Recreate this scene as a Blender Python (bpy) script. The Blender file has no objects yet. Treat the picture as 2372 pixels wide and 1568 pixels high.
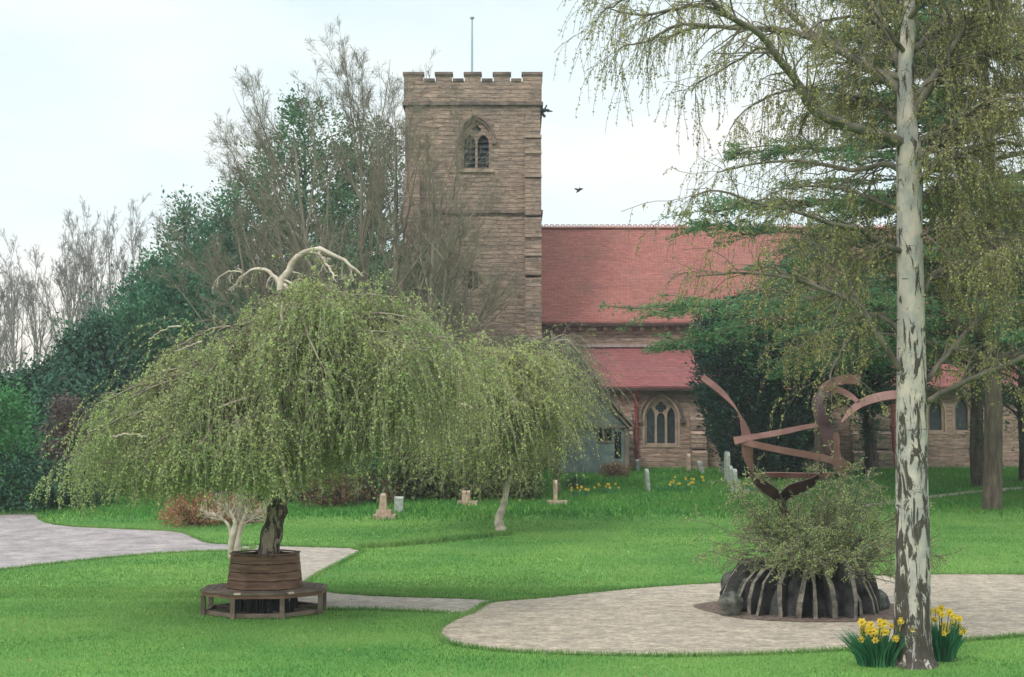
import bpy, bmesh, math, random
import numpy as np
from mathutils import Vector
# ------------------------------------------------------------------ camera / light
S = bpy.context.scene
COL = S.collection
PITCH = math.atan(221/3293.0); CAMZ = 3.3; FD = 3293.0
cam = bpy.data.objects.new('camera', bpy.data.cameras.new('camera')); COL.objects.link(cam)
cam.location = (0, 0, CAMZ); cam.rotation_euler = (math.pi/2+PITCH, 0, 0)
cam.data.lens = 50; cam.data.sensor_width = 36; cam.data.clip_end = 3000; cam.data.clip_start = .1
S.camera = cam
S.view_settings.view_transform = 'Standard'; S.view_settings.look = 'None'
S.view_settings.exposure = 0.25; S.view_settings.gamma = 1
SUN_EL, SUN_AZ = math.radians(48), math.radians(215)   # azimuth from +Y clockwise: behind the camera, to the left
W = bpy.data.worlds.new('World'); S.world = W; W.use_nodes = True
nt = W.node_tree; nt.nodes.clear()
def N(nt, t, **k):
    n = nt.nodes.new(t)
    for a, b in k.items(): setattr(n, a, b)
    return n
def build_world():
    out = N(nt, 'ShaderNodeOutputWorld'); bg = N(nt, 'ShaderNodeBackground'); bg.inputs[1].default_value = .1
    sky = N(nt, 'ShaderNodeTexSky', sky_type='NISHITA', sun_disc=False, sun_elevation=SUN_EL, sun_rotation=SUN_AZ)
    tc = N(nt, 'ShaderNodeTexCoord'); mp = N(nt, 'ShaderNodeMapping'); mp.inputs['Scale'].default_value = (1, 1, 3.2)
    nt.links.new(tc.outputs['Generated'], mp.inputs[0])
    n1 = N(nt, 'ShaderNodeTexNoise'); n1.inputs['Scale'].default_value = 2.6; n1.inputs['Detail'].default_value = 5; n1.inputs['Roughness'].default_value = .5
    nt.links.new(mp.outputs[0], n1.inputs[0])
    r1 = N(nt, 'ShaderNodeValToRGB'); e = r1.color_ramp.elements
    e[0].position = .33; e[0].color = (6.9, 8.5, 9.0, 1); e[1].position = .68; e[1].color = (9.9, 9.3, 8.6, 1)
    m = e = r1.color_ramp.elements.new(.5); m.color = (8.4, 9.2, 9.3, 1)
    nt.links.new(n1.outputs['Fac'], r1.inputs[0])
    # overcast sky: brighter overhead than at the horizon
    sx = N(nt, 'ShaderNodeSeparateXYZ'); nt.links.new(tc.outputs['Generated'], sx.inputs[0])
    mr = N(nt, 'ShaderNodeMapRange'); mr.inputs[1].default_value = .3; mr.inputs[2].default_value = 1; mr.inputs[3].default_value = 1; mr.inputs[4].default_value = 2.1
    nt.links.new(sx.outputs[2], mr.inputs[0])
    mu = N(nt, 'ShaderNodeVectorMath', operation='SCALE'); nt.links.new(r1.outputs[0], mu.inputs[0]); nt.links.new(mr.outputs[0], mu.inputs['Scale'])
    mx = N(nt, 'ShaderNodeMix', data_type='RGBA'); mx.inputs[0].default_value = .92
    nt.links.new(sky.outputs[0], mx.inputs[6]); nt.links.new(mu.outputs[0], mx.inputs[7])
    nt.links.new(mx.outputs[2], bg.inputs[0]); nt.links.new(bg.outputs[0], out.inputs[0])
build_world()
sl = bpy.data.lights.new('sun', 'SUN'); sl.energy = 1.6; sl.angle = math.radians(14); sl.color = (1, .95, .88)
so = bpy.data.objects.new('sun', sl); COL.objects.link(so)
sd = Vector((math.sin(SUN_AZ)*math.cos(SUN_EL), math.cos(SUN_AZ)*math.cos(SUN_EL), math.sin(SUN_EL)))
so.rotation_euler = sd.to_track_quat('Z', 'Y').to_euler(); so.location = (0, 0, 60)

# ------------------------------------------------------------------ geometry helpers
def gz(Y):
    t = np.clip((np.asarray(Y, float)-33)/39, 0, 1)
    return 1.65*t*t*(3-2*t)
def ray(x, y):
    u = (x-1185.5)/FD; v = (784-y)/FD; c, s = math.cos(PITCH), math.sin(PITCH)
    return np.array([u, c-v*s, s+v*c])
def at(x, y, Y):                      # photo point at depth Y
    d = ray(x, y); return np.array([0, 0, CAMZ])+d*(Y/d[1])
def G(x, y):                          # photo point on the ground
    d = ray(x, y); d = d/d[1]; a, b = 8., 400.
    for _ in range(50):
        m = (a+b)/2
        if CAMZ+d[2]*m > gz(m): a = m
        else: b = m
    return np.array([d[0]*a, a, float(gz(a))])
def norm(a): return a/(np.linalg.norm(a, axis=-1, keepdims=True)+1e-9)
class M:
    def __init__(s): s.V = []; s.F = []; s.I = []; s.n = 0
    def add(s, V, F, mi=0):
        V = np.asarray(V, float).reshape(-1, 3); F = np.asarray(F, int)
        s.V.append(V); s.F.append(F+s.n); s.I.append(mi); s.n += len(V); return s
    def box(s, x0, x1, y0, y1, z0, z1, mi=0):
        V = [(x, y, z) for x in (x0, x1) for y in (y0, y1) for z in (z0, z1)]
        return s.add(V, [(0, 1, 3, 2), (4, 6, 7, 5), (0, 4, 5, 1), (2, 3, 7, 6), (0, 2, 6, 4), (1, 5, 7, 3)], mi)
    def bar(s, a, b, w, h, up=(0, 0, 1), mi=0):      # box bar from a to b
        a = np.array(a, float); b = np.array(b, float); t = (b-a)/np.linalg.norm(b-a)
        r = np.cross(t, up); r /= np.linalg.norm(r); u = np.cross(r, t)
        V = [p+i*r*w/2+j*u*h/2 for p in (a, b) for i, j in ((-1, -1), (1, -1), (1, 1), (-1, 1))]
        return s.add(V, [(3, 2, 1, 0), (4, 5, 6, 7), (0, 1, 5, 4), (1, 2, 6, 5), (2, 3, 7, 6), (3, 0, 4, 7)], mi)
    def tubes(s, P, R, sides=4, mi=0):               # P [N,K,3], R [N,K]
        P = np.asarray(P, float); R = np.asarray(R, float)
        if P.ndim == 2: P = P[None]; R = R[None]
        n, K, _ = P.shape
        T = np.gradient(P, axis=1); T /= np.linalg.norm(T, axis=2, keepdims=True)+1e-9
        ref = np.where(np.abs(T[:, :1, 2:3]) > .8, np.array([[[1., 0, 0]]]), np.array([[[0, 0, 1.]]]))
        A = np.cross(T, ref); A /= np.linalg.norm(A, axis=2, keepdims=True)+1e-9; B = np.cross(T, A)
        an = np.arange(sides)*2*math.pi/sides
        V = P[:, :, None]+R[:, :, None, None]*(np.cos(an)[None, None, :, None]*A[:, :, None]+np.sin(an)[None, None, :, None]*B[:, :, None])
        idx = np.arange(n*K*sides).reshape(n, K, sides); nx = np.roll(idx, -1, axis=2)
        F = np.stack([idx[:, :-1], nx[:, :-1], nx[:, 1:], idx[:, 1:]], -1).reshape(-1, 4)
        return s.add(V.reshape(-1, 3), F, mi)
    def leaves(s, C, A, B, l, w, mi=0):              # rhombic blades: centre, long axis, side axis
        l = np.broadcast_to(l, len(C))[:, None]; w = np.broadcast_to(w, len(C))[:, None]
        V = np.stack([C-A*l/2, C+B*w/2, C+A*l/2, C-B*w/2], 1).reshape(-1, 3)
        return s.add(V, np.arange(len(C)*4).reshape(-1, 4), mi)
    def build(s, name, mat, parent=None, smooth=False):
        me = bpy.data.meshes.new(name); V = np.concatenate(s.V)
        if parent is not None: V = V-np.array(parent['_o'][:])
        me.vertices.add(len(V)); me.vertices.foreach_set('co', V.astype(np.float32).ravel())
        lv = np.concatenate([f.ravel() for f in s.F]); tot = np.concatenate([np.full(len(f), f.shape[1]) for f in s.F])
        me.loops.add(len(lv)); me.loops.foreach_set('vertex_index', lv.astype(np.int32))
        me.polygons.add(len(tot)); me.polygons.foreach_set('loop_start', (np.cumsum(tot)-tot).astype(np.int32))
        me.polygons.foreach_set('loop_total', tot.astype(np.int32))
        mats = mat if isinstance(mat, (list, tuple)) else [mat]
        for m_ in mats: me.materials.append(m_)
        if len(mats) > 1: me.polygons.foreach_set('material_index', np.concatenate([np.full(len(f), i) for f, i in zip(s.F, s.I)]).astype(np.int32))
        me.polygons.foreach_set('use_smooth', np.full(len(tot), smooth))
        me.update(calc_edges=True); me.validate()
        o = bpy.data.objects.new(name, me); COL.objects.link(o)
        if parent is not None: o.parent = parent; o['_o'] = parent['_o'][:]
        else: o['_o'] = (0., 0., 0.)
        return o
def tag(o, label=None, cat=None, group=None, kind=None):
    for k, v in (('label', label), ('category', cat), ('group', group), ('kind', kind)):
        if v: o[k] = v
    return o
def thing(name, loc, label, cat, group=None):
    o = bpy.data.objects.new(name, None); COL.objects.link(o); o.location = tuple(float(c) for c in loc); o.empty_display_size = .3
    o['_o'] = tuple(float(c) for c in loc); return tag(o, label, cat, group)
def copy_thing(root, loc, label=None, rz=0, sc=1):
    r = root.copy(); COL.objects.link(r); r.location = tuple(float(c) for c in loc); r.rotation_euler[2] = rz; r.scale = (sc, sc, sc)
    if label: r['label'] = label
    for c in list(root.children):
        d = c.copy(); COL.objects.link(d); d.parent = r
        for e in list(c.children):
            f = e.copy(); COL.objects.link(f); f.parent = d
    return r

def spline(P, n):                      # smooth resample of a polyline (any width)
    P = np.asarray(P, float); k = len(P); Q = np.vstack([2*P[0]-P[1], P, 2*P[-1]-P[-2]])
    t = np.linspace(0, k-1-1e-6, n); i = t.astype(int); f = (t-i)[:, None]
    a, b, c, d = Q[i], Q[i+1], Q[i+2], Q[i+3]
    return .5*((2*b)+(-a+c)*f+(2*a-5*b+4*c-d)*f*f+(-a+3*b-3*c+d)*f**3)
def plate(outer, holes, plane, y0, y1, mi=0):
    """flat plate in XZ (plane 'y') or YZ (plane 'x') with holes, given thickness"""
    bm = bmesh.new(); edges = []
    for lp in [outer]+holes:
        vs = [bm.verts.new((p[0], 0, p[1])) for p in lp]
        for a, b in zip(vs, vs[1:]+vs[:1]): edges.append(bm.edges.new((a, b)))
    bmesh.ops.triangle_fill(bm, edges=edges, use_beauty=True)
    bm.verts.index_update(); V = np.array([v.co[:] for v in bm.verts]); F = [[v.index for v in f.verts] for f in bm.faces]; bm.free()
    n = len(V); V0 = V.copy(); V1 = V.copy(); V0[:, 1] = y0; V1[:, 1] = y1
    T = [tuple(f) for f in F]+[tuple(i+n for i in reversed(f)) for f in F]
    Q = []; k = 0
    for lp in [outer]+holes:
        m = len(lp)
        Q += [(k+i, k+(i+1) % m, k+(i+1) % m+n, k+i+n) for i in range(m)]; k += m
    VV = np.vstack([V0, V1])
    if plane == 'x': VV = VV[:, [1, 0, 2]]
    return VV, T, Q
def add_plate(mb, outer, holes, y0, y1, plane='y', mi=0):
    V, T, Q = plate(outer, holes, plane, y0, y1)
    mb.add(V, T, mi); off = mb.n-len(V); mb.F.append(np.array(Q)+off); mb.I.append(mi)
    return mb
def arch(cx, z0, w, spring, rise, n=10):  # pointed-arch loop
    h = w/2; R = (h*h+rise*rise)/(2*h) if rise > h else h; L = []
    L = [(cx-h, z0), (cx+h, z0)]
    # right arc: centre at (cx+h-R, spring)
    a1 = math.atan2(rise, R-h)
    for i in range(n+1):
        a = a1*i/n; L.append((cx+h-R+R*math.cos(a), spring+R*math.sin(a)))
    for i in range(n-1, -1, -1):
        a = a1*i/n; L.append((cx-h+R-R*math.cos(a), spring+R*math.sin(a)))
    return L

# ------------------------------------------------------------------ materials
def mat(name, c1, c2=None, scale=5, rough=.85, bump=0, bscale=None, stretch=(1, 1, 1), trans=0, island=False, detail=5, lo=.35, hi=.65, spec=.25, c3=None, drough=.5, cells=0, camt=.3):
    m = bpy.data.materials.new(name); m.use_nodes = True; t = m.node_tree; b = t.nodes['Principled BSDF']; L = t.links.new
    b.inputs['Roughness'].default_value = rough; b.inputs['Specular IOR Level'].default_value = spec
    c2 = c2 or c1
    tc = N(t, 'ShaderNodeTexCoord'); mp = N(t, 'ShaderNodeMapping'); mp.inputs['Scale'].default_value = stretch; L(tc.outputs['Object'], mp.inputs[0])
    n = N(t, 'ShaderNodeTexNoise'); n.inputs['Scale'].default_value = scale; n.inputs['Detail'].default_value = detail; n.inputs['Roughness'].default_value = drough; L(mp.outputs[0], n.inputs[0])
    r = N(t, 'ShaderNodeValToRGB'); e = r.color_ramp.elements; e[0].position = lo; e[1].position = hi; e[0].color = (*c1, 1); e[1].color = (*c2, 1)
    L(n.outputs['Fac'], r.inputs[0]); col = r.outputs[0]
    if island:
        ge = N(t, 'ShaderNodeNewGeometry'); mm = N(t, 'ShaderNodeMath', operation='MULTIPLY_ADD'); mm.inputs[1].default_value = .5
        ad = N(t, 'ShaderNodeMath', operation='MULTIPLY_ADD'); ad.inputs[1].default_value = 1.2; ad.inputs[2].default_value = -.3; L(n.outputs['Fac'], ad.inputs[0])
        L(ge.outputs['Random Per Island'], mm.inputs[0]); L(ad.outputs[0], mm.inputs[2]); L(mm.outputs[0], r.inputs[0])
        e[0].position = .2; e[1].position = .9
        if c3: x = e.new(.93); e[1].position = .7; x.position = .93; x.color = (*c3, 1)
    if cells:
        vo = N(t, 'ShaderNodeTexVoronoi'); vo.inputs['Scale'].default_value = cells; L(tc.outputs['Object'], vo.inputs[0]); sx = N(t, 'ShaderNodeSeparateXYZ'); L(vo.outputs['Color'], sx.inputs[0])
        mr = N(t, 'ShaderNodeMapRange'); mr.inputs[3].default_value = 1-camt; mr.inputs[4].default_value = 1+camt; L(sx.outputs[0], mr.inputs[0]); vs = N(t, 'ShaderNodeVectorMath', operation='SCALE'); L(col, vs.inputs[0]); L(mr.outputs[0], vs.inputs['Scale']); col = vs.outputs[0]
    L(col, b.inputs['Base Color'])
    if bump:
        n2 = N(t, 'ShaderNodeTexNoise'); n2.inputs['Scale'].default_value = bscale or scale*3; n2.inputs['Detail'].default_value = 6; L(mp.outputs[0], n2.inputs[0])
        bp = N(t, 'ShaderNodeBump'); bp.inputs['Strength'].default_value = bump; bp.inputs['Distance'].default_value = .05; L(n2.outputs['Fac'], bp.inputs['Height']); L(bp.outputs[0], b.inputs['Normal'])
    if trans:
        tr = N(t, 'ShaderNodeBsdfTranslucent'); L(col, tr.inputs[0]); mx = N(t, 'ShaderNodeMixShader'); mx.inputs[0].default_value = trans
        L(b.outputs[0], mx.inputs[1]); L(tr.outputs[0], mx.inputs[2]); L(mx.outputs[0], t.nodes['Material Output'].inputs[0])
    return m
def coursed(name, ca, cb, mortar, bw, bh, msize=.02, bump=.6, weather=(.12, .1, .09), wamt=.5, rough=.9, tint=.35):
    m = bpy.data.materials.new(name); m.use_nodes = True; t = m.node_tree; b = t.nodes['Principled BSDF']; L = t.links.new
    b.inputs['Roughness'].default_value = rough; b.inputs['Specular IOR Level'].default_value = .2
    tc = N(t, 'ShaderNodeTexCoord'); sp = N(t, 'ShaderNodeSeparateXYZ'); L(tc.outputs['Object'], sp.inputs[0])
    a = N(t, 'ShaderNodeMath', operation='ADD'); L(sp.outputs[0], a.inputs[0]); L(sp.outputs[1], a.inputs[1])
    wn = N(t, 'ShaderNodeTexNoise'); wn.inputs['Scale'].default_value = 1.3; L(tc.outputs['Object'], wn.inputs[0])
    wz = N(t, 'ShaderNodeMath', operation='MULTIPLY_ADD'); wz.inputs[1].default_value = .12; L(wn.outputs['Fac'], wz.inputs[0]); L(sp.outputs[2], wz.inputs[2])
    wx = N(t, 'ShaderNodeTexNoise'); wx.inputs['Scale'].default_value = 2.3; wx.inputs['Detail'].default_value = 3; L(tc.outputs['Object'], wx.inputs[0]); ax = N(t, 'ShaderNodeMath', operation='MULTIPLY_ADD'); ax.inputs[1].default_value = bw*.9; L(wx.outputs['Fac'], ax.inputs[0]); L(a.outputs[0], ax.inputs[2])
    cb_ = N(t, 'ShaderNodeCombineXYZ'); L(ax.outputs[0], cb_.inputs[0]); L(wz.outputs[0], cb_.inputs[1])
    br = N(t, 'ShaderNodeTexBrick'); L(cb_.outputs[0], br.inputs[0]); br.inputs['Scale'].default_value = 1
    br.inputs['Brick Width'].default_value = bw; br.inputs['Row Height'].default_value = bh; br.inputs['Mortar Size'].default_value = msize; br.inputs['Mortar Smooth'].default_value = .5
    br.inputs['Color1'].default_value = (*ca, 1); br.inputs['Color2'].default_value = (*cb, 1); br.inputs['Mortar'].default_value = (*mortar, 1); br.inputs['Bias'].default_value = 0
    n = N(t, 'ShaderNodeTexNoise'); n.inputs['Scale'].default_value = .7; n.inputs['Detail'].default_value = 7; n.inputs['Roughness'].default_value = .65; L(tc.outputs['Object'], n.inputs[0])
    r = N(t, 'ShaderNodeValToRGB'); r.color_ramp.elements[0].position = .45; r.color_ramp.elements[1].position = .75; L(n.outputs['Fac'], r.inputs[0])
    ml = N(t, 'ShaderNodeMath', operation='MULTIPLY'); ml.inputs[1].default_value = wamt; L(r.outputs[0], ml.inputs[0])
    mx = N(t, 'ShaderNodeMix', data_type='RGBA'); L(ml.outputs[0], mx.inputs[0]); L(br.outputs[0], mx.inputs[6]); mx.inputs[7].default_value = (*weather, 1)
    n3 = N(t, 'ShaderNodeTexNoise'); n3.inputs['Scale'].default_value = 9; n3.inputs['Detail'].default_value = 4; 
    mp = N(t, 'ShaderNodeMapping'); mp.inputs['Scale'].default_value = (.5, .5, 2); L(tc.outputs['Object'], mp.inputs[0]); L(mp.outputs[0], n3.inputs[0])
    mr = N(t, 'ShaderNodeMapRange'); mr.inputs[1].default_value = .36; mr.inputs[2].default_value = .64; mr.inputs[3].default_value = 1-tint; mr.inputs[4].default_value = 1+tint; nz = N(t, 'ShaderNodeTexNoise'); nz.inputs['Scale'].default_value = 1; nz.inputs['Detail'].default_value = 3
    mq = N(t, 'ShaderNodeMapping'); mq.inputs['Scale'].default_value = (1.6, 1.6, 9); L(tc.outputs['Object'], mq.inputs[0]); L(mq.outputs[0], nz.inputs[0]); av = N(t, 'ShaderNodeMix'); av.inputs[0].default_value = .55; L(n3.outputs['Fac'], av.inputs[2]); L(nz.outputs['Fac'], av.inputs[3]); L(av.outputs[0], mr.inputs[0])
    vs = N(t, 'ShaderNodeVectorMath', operation='SCALE'); L(mx.outputs[2], vs.inputs[0]); L(mr.outputs[0], vs.inputs['Scale'])
    L(vs.outputs[0], b.inputs['Base Color'])
    if bump:
        bp = N(t, 'ShaderNodeBump'); bp.inputs['Strength'].default_value = bump; bp.inputs['Distance'].default_value = .05
        m2 = N(t, 'ShaderNodeMath', operation='SUBTRACT'); L(n3.outputs['Fac'], m2.inputs[0]); L(br.outputs['Fac'], m2.inputs[1]); L(m2.outputs[0], bp.inputs['Height']); L(bp.outputs[0], b.inputs['Normal'])
    return m
def birch_mat(name, pale1, pale2, dark, amount_lo, amount_hi, z0, z1, base=(0, 0, 0)):
    """white bark, dark fissured plates that thin out with height, short horizontal scars"""
    m = bpy.data.materials.new(name); m.use_nodes = True; t = m.node_tree; b = t.nodes['Principled BSDF']; L = t.links.new
    b.inputs['Roughness'].default_value = .8; b.inputs['Specular IOR Level'].default_value = .2
    tc = N(t, 'ShaderNodeTexCoord'); sp = N(t, 'ShaderNodeSeparateXYZ'); L(tc.outputs['Object'], sp.inputs[0])
    mp = N(t, 'ShaderNodeMapping'); mp.inputs['Scale'].default_value = (1, 1, .24); L(tc.outputs['Object'], mp.inputs[0])
    n = N(t, 'ShaderNodeTexNoise'); n.inputs['Scale'].default_value = 9; n.inputs['Detail'].default_value = 8; n.inputs['Roughness'].default_value = .68; n.inputs['Distortion'].default_value = .9; L(mp.outputs[0], n.inputs[0])
    mr = N(t, 'ShaderNodeMapRange'); mr.inputs[1].default_value = z0; mr.inputs[2].default_value = z1; mr.inputs[3].default_value = amount_lo; mr.inputs[4].default_value = amount_hi; L(sp.outputs[2], mr.inputs[0])
    ad = N(t, 'ShaderNodeMath', operation='ADD'); L(n.outputs['Fac'], ad.inputs[0]); L(mr.outputs[0], ad.inputs[1])
    r = N(t, 'ShaderNodeValToRGB'); r.color_ramp.elements[0].position = .53; r.color_ramp.elements[1].position = .57; L(ad.outputs[0], r.inputs[0])
    mp2 = N(t, 'ShaderNodeMapping'); mp2.inputs['Scale'].default_value = (1, 1, 5); L(tc.outputs['Object'], mp2.inputs[0])
    n2 = N(t, 'ShaderNodeTexNoise'); n2.inputs['Scale'].default_value = 3.2; n2.inputs['Detail'].default_value = 4; L(mp2.outputs[0], n2.inputs[0])
    r2 = N(t, 'ShaderNodeValToRGB'); r2.color_ramp.elements[0].position = .66; r2.color_ramp.elements[1].position = .72; L(n2.outputs['Fac'], r2.inputs[0])
    mxx = N(t, 'ShaderNodeMath', operation='MAXIMUM'); L(r.outputs[0], mxx.inputs[0]); L(r2.outputs[0], mxx.inputs[1])
    n3 = N(t, 'ShaderNodeTexNoise'); n3.inputs['Scale'].default_value = 4; n3.inputs['Detail'].default_value = 6; L(tc.outputs['Object'], n3.inputs[0])
    r3 = N(t, 'ShaderNodeValToRGB'); r3.color_ramp.elements[0].color = (*pale1, 1); r3.color_ramp.elements[1].color = (*pale2, 1); r3.color_ramp.elements[0].position = .35; r3.color_ramp.elements[1].position = .65; L(n3.outputs['Fac'], r3.inputs[0])
    n4 = N(t, 'ShaderNodeTexNoise'); n4.inputs['Scale'].default_value = 25; L(mp.outputs[0], n4.inputs[0])
    r4 = N(t, 'ShaderNodeValToRGB'); r4.color_ramp.elements[0].color = (*dark, 1); r4.color_ramp.elements[1].color = tuple(c*3.2 for c in dark)+(1,); L(n4.outputs['Fac'], r4.inputs[0])
    mx = N(t, 'ShaderNodeMix', data_type='RGBA'); L(mxx.outputs[0], mx.inputs[0]); L(r3.outputs[0], mx.inputs[6]); L(r4.outputs[0], mx.inputs[7]); L(mx.outputs[2], b.inputs['Base Color'])
    bp = N(t, 'ShaderNodeBump'); bp.inputs['Strength'].default_value = .9; bp.inputs['Distance'].default_value = .04
    L(ad.outputs[0], bp.inputs['Height']); L(bp.outputs[0], b.inputs['Normal'])
    return m

m_grass = mat('lawn_soil', (.05, .185, .035), (.16, .31, .06), scale=.35, rough=.95, bump=.5, bscale=14, lo=.3, hi=.7, detail=9, stretch=(1, .6, 1))
m_blade = mat('grass_blades', (.035, .17, .04), (.24, .4, .11), scale=.4, trans=.3, island=True, rough=.7, c3=(.3, .4, .16), stretch=(.5, 1, 1), drough=.65)
m_rough = mat('churchyard_grass', (.03, .15, .035), (.12, .31, .06), scale=.6, trans=.3, island=True, rough=.8, c3=(.16, .2, .06))
m_pave = mat('pale_paving', (.16, .145, .125), (.5, .415, .325), scale=2.4, rough=.85, bump=.6, bscale=30, stretch=(.8, 1.3, 1), lo=.3, hi=.66, detail=15, drough=.8, cells=13, camt=.24)
m_tar = mat('tarmac', (.2, .175, .18), (.37, .33, .325), scale=1.6, rough=.9, bump=.3, bscale=40, detail=15, drough=.7, cells=16, camt=.14)
m_path = mat('gravel_path', (.24, .21, .18), (.42, .37, .32), scale=3, rough=.9, bump=.4, bscale=40, detail=15, drough=.7, cells=16, camt=.18)
m_soil = mat('mulch', (.09, .06, .05), (.24, .18, .15), scale=12, rough=.95, bump=.8, bscale=40)
m_stone = coursed('tower_sandstone', (.37, .265, .205), (.28, .2, .158), (.185, .14, .115), .8, .21, .016, bump=.8, weather=(.13, .12, .11), wamt=.7, tint=.42)
m_stone2 = coursed('aisle_sandstone', (.39, .27, .215), (.31, .215, .17), (.2, .15, .125), .75, .2, .012, bump=.7, weather=(.16, .14, .12), wamt=.5, tint=.4)
m_dress = mat('dressed_stone', (.3, .22, .17), (.42, .32, .25), scale=2, bump=.4, bscale=12)
m_dressd = mat('weathered_coping', (.085, .075, .07), (.24, .17, .14), scale=2.2, bump=.6, bscale=9, detail=8)
m_tile = coursed('red_clay_tile', (.4, .155, .13), (.32, .125, .108), (.22, .095, .082), .17, .105, .012, bump=.5, weather=(.2, .125, .105), wamt=.6, tint=.2)
m_tile2 = coursed('dark_clay_tile', (.3, .105, .1), (.22, .08, .08), (.15, .055, .06), .17, .11, .012, bump=.4, weather=(.15, .09, .09), wamt=.5, tint=.2)
m_ridge = mat('ridge_tile', (.42, .17, .14), (.52, .26, .22), scale=3)
m_lead = mat('lead_flashing', (.3, .22, .21), (.42, .33, .31), scale=3, rough=.6)
m_glass = mat('leaded_glass', (.012, .02, .028), (.03, .045, .055), scale=6, rough=.25, spec=.5)
m_louvre = mat('slate_louvre', (.03, .045, .055), (.06, .075, .085), scale=6)
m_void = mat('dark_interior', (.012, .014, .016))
m_pipe = mat('red_painted_iron', (.2, .045, .04), (.28, .07, .06), scale=5, rough=.5)
m_gut = mat('dark_gutter', (.05, .03, .03), (.08, .05, .045), scale=5, rough=.5)
m_timber = mat('weathered_oak', (.13, .1, .085), (.23, .19, .165), scale=3, stretch=(1, 1, .3), bump=.4)
m_bluewall = mat('grey_painted_boards', (.1, .14, .14), (.17, .22, .21), scale=3)
m_metal = mat('pale_pole', (.35, .45, .5), rough=.4)
m_wood = mat('stained_softwood', (.13, .07, .048), (.25, .145, .1), scale=2.5, stretch=(1, 1, 6), bump=.3, rough=.7)
m_woodl = mat('seat_slats', (.12, .09, .07), (.24, .18, .145), scale=3, bump=.3, rough=.75)
m_woodd = mat('dark_board_wood', (.018, .02, .024), (.045, .045, .05), scale=5, stretch=(5, 5, .5), bump=.4)  # near-black wood for skirt boards and corner battens
m_plaque = mat('pale_plaque', (.6, .5, .42))
m_slate = mat('edge_lit_slate', (.07, .068, .06), (.27, .235, .19), scale=7, bump=.7, bscale=20, detail=8)  # outer fin edges: the light they catch is put into the colour
m_slate_shade = mat('shaded_slate', (.022, .024, .026), (.085, .085, .08), scale=4, bump=.6, bscale=14)  # fin sides and core: shade of the gaps painted into the slate
m_rust = mat('rust_red_steel', (.17, .078, .068), (.27, .135, .12), scale=2.5, rough=.55, spec=.4, bump=.15)
m_headA = mat('sandstone_headstone', (.34, .24, .18), (.5, .38, .3), scale=6, bump=.4)
m_headB = mat('grey_headstone', (.25, .28, .26), (.42, .44, .4), scale=6, bump=.4)
m_headD = mat('black_headstone', (.03, .035, .035), (.09, .09, .085), scale=6, bump=.4)
m_bark = mat('grey_bark', (.1, .08, .06), (.22, .18, .14), scale=5, stretch=(1, 1, .25), bump=.7)
m_barkf = mat('haze_faded_bark', (.2, .18, .175), (.3, .28, .27), scale=3)  # far trees: fading with distance put into a paler bark colour
m_barko = mat('olive_bark', (.13, .115, .085), (.29, .255, .19), scale=3, stretch=(1, 1, .3), bump=.4)
m_barkd = mat('dark_bark', (.045, .035, .028), (.11, .085, .068), scale=6, stretch=(1, 1, .25), bump=.8)
m_barkc = mat('cedar_bark', (.07, .055, .045), (.17, .13, .1), scale=6, stretch=(1, 1, .25), bump=.8)
m_pale = mat('bleached_wood', (.38, .31, .25), (.6, .52, .44), scale=5, bump=.4)
m_boulder = mat('mossy_boulder', (.04, .05, .045), (.17, .17, .14), scale=6, bump=.9, bscale=18, detail=9)
m_rust_shade = mat('shaded_rust_steel', (.035, .018, .022), (.085, .045, .045), scale=2.5, rough=.6, spec=.3, bump=.15)  # same steel with underside shade put into the colour
m_birch = birch_mat('silver_birch_bark', (.33, .33, .32), (.58, .5, .44), (.036, .03, .026), .1, -.02, .3, 5)
m_wbirch = birch_mat('old_birch_bark', (.28, .21, .17), (.42, .32, .26), (.028, .022, .02), .1, .05, 0, 4)
m_twigb = mat('birch_twig', (.09, .08, .065), (.2, .175, .14), scale=5)
L_wb = mat('weeping_birch_leaf', (.17, .27, .085), (.52, .62, .25), scale=.9, trans=.45, island=True, rough=.6, c3=(.42, .42, .17))
L_w2 = mat('weeping_willow_leaf', (.26, .34, .09), (.58, .64, .22), scale=.8, trans=.45, island=True, rough=.6, c3=(.45, .42, .13))
L_w3 = mat('grey_green_leaf', (.2, .28, .14), (.42, .49, .26), scale=.8, trans=.4, island=True, rough=.6)
L_sb = mat('silver_birch_leaf', (.16, .18, .06), (.42, .39, .15), scale=.7, trans=.3, island=True, rough=.6, c3=(.34, .29, .14))
L_ce = mat('cedar_needles', (.03, .13, .065), (.13, .26, .1), scale=.35, trans=.15, island=True, rough=.7, c3=(.17, .17, .07))
L_ye = mat('yew_foliage', (.008, .036, .028), (.026, .08, .05), scale=.5, island=True, rough=.8)
L_cy = mat('cypress_foliage', (.022, .1, .055), (.075, .2, .105), scale=.3, trans=.15, island=True, rough=.8, c3=(.12, .24, .12))
L_iv = mat('ivy_foliage', (.035, .12, .06), (.11, .23, .1), scale=.4, trans=.1, island=True, rough=.7, c3=(.13, .2, .09))
L_hd = mat('hedge_foliage', (.016, .065, .045), (.055, .13, .075), scale=.6, island=True, rough=.8)
L_br = mat('bright_shrub_leaf', (.035, .15, .05), (.1, .29, .1), scale=.8, trans=.3, island=True, rough=.6)
L_pu = mat('purple_shrub_leaf', (.09, .065, .06), (.17, .125, .11), scale=.8, trans=.2, island=True, rough=.7)
L_or = mat('russet_leaf', (.26, .12, .06), (.5, .28, .16), scale=1.5, trans=.3, island=True, rough=.7)
L_bn = mat('brown_leaf', (.12, .075, .045), (.26, .16, .09), scale=1.5, trans=.3, island=True, rough=.7)
L_bn2 = mat('olive_hedge_leaf', (.07, .1, .04), (.2, .21, .09), scale=.7, trans=.2, island=True, rough=.7)
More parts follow.
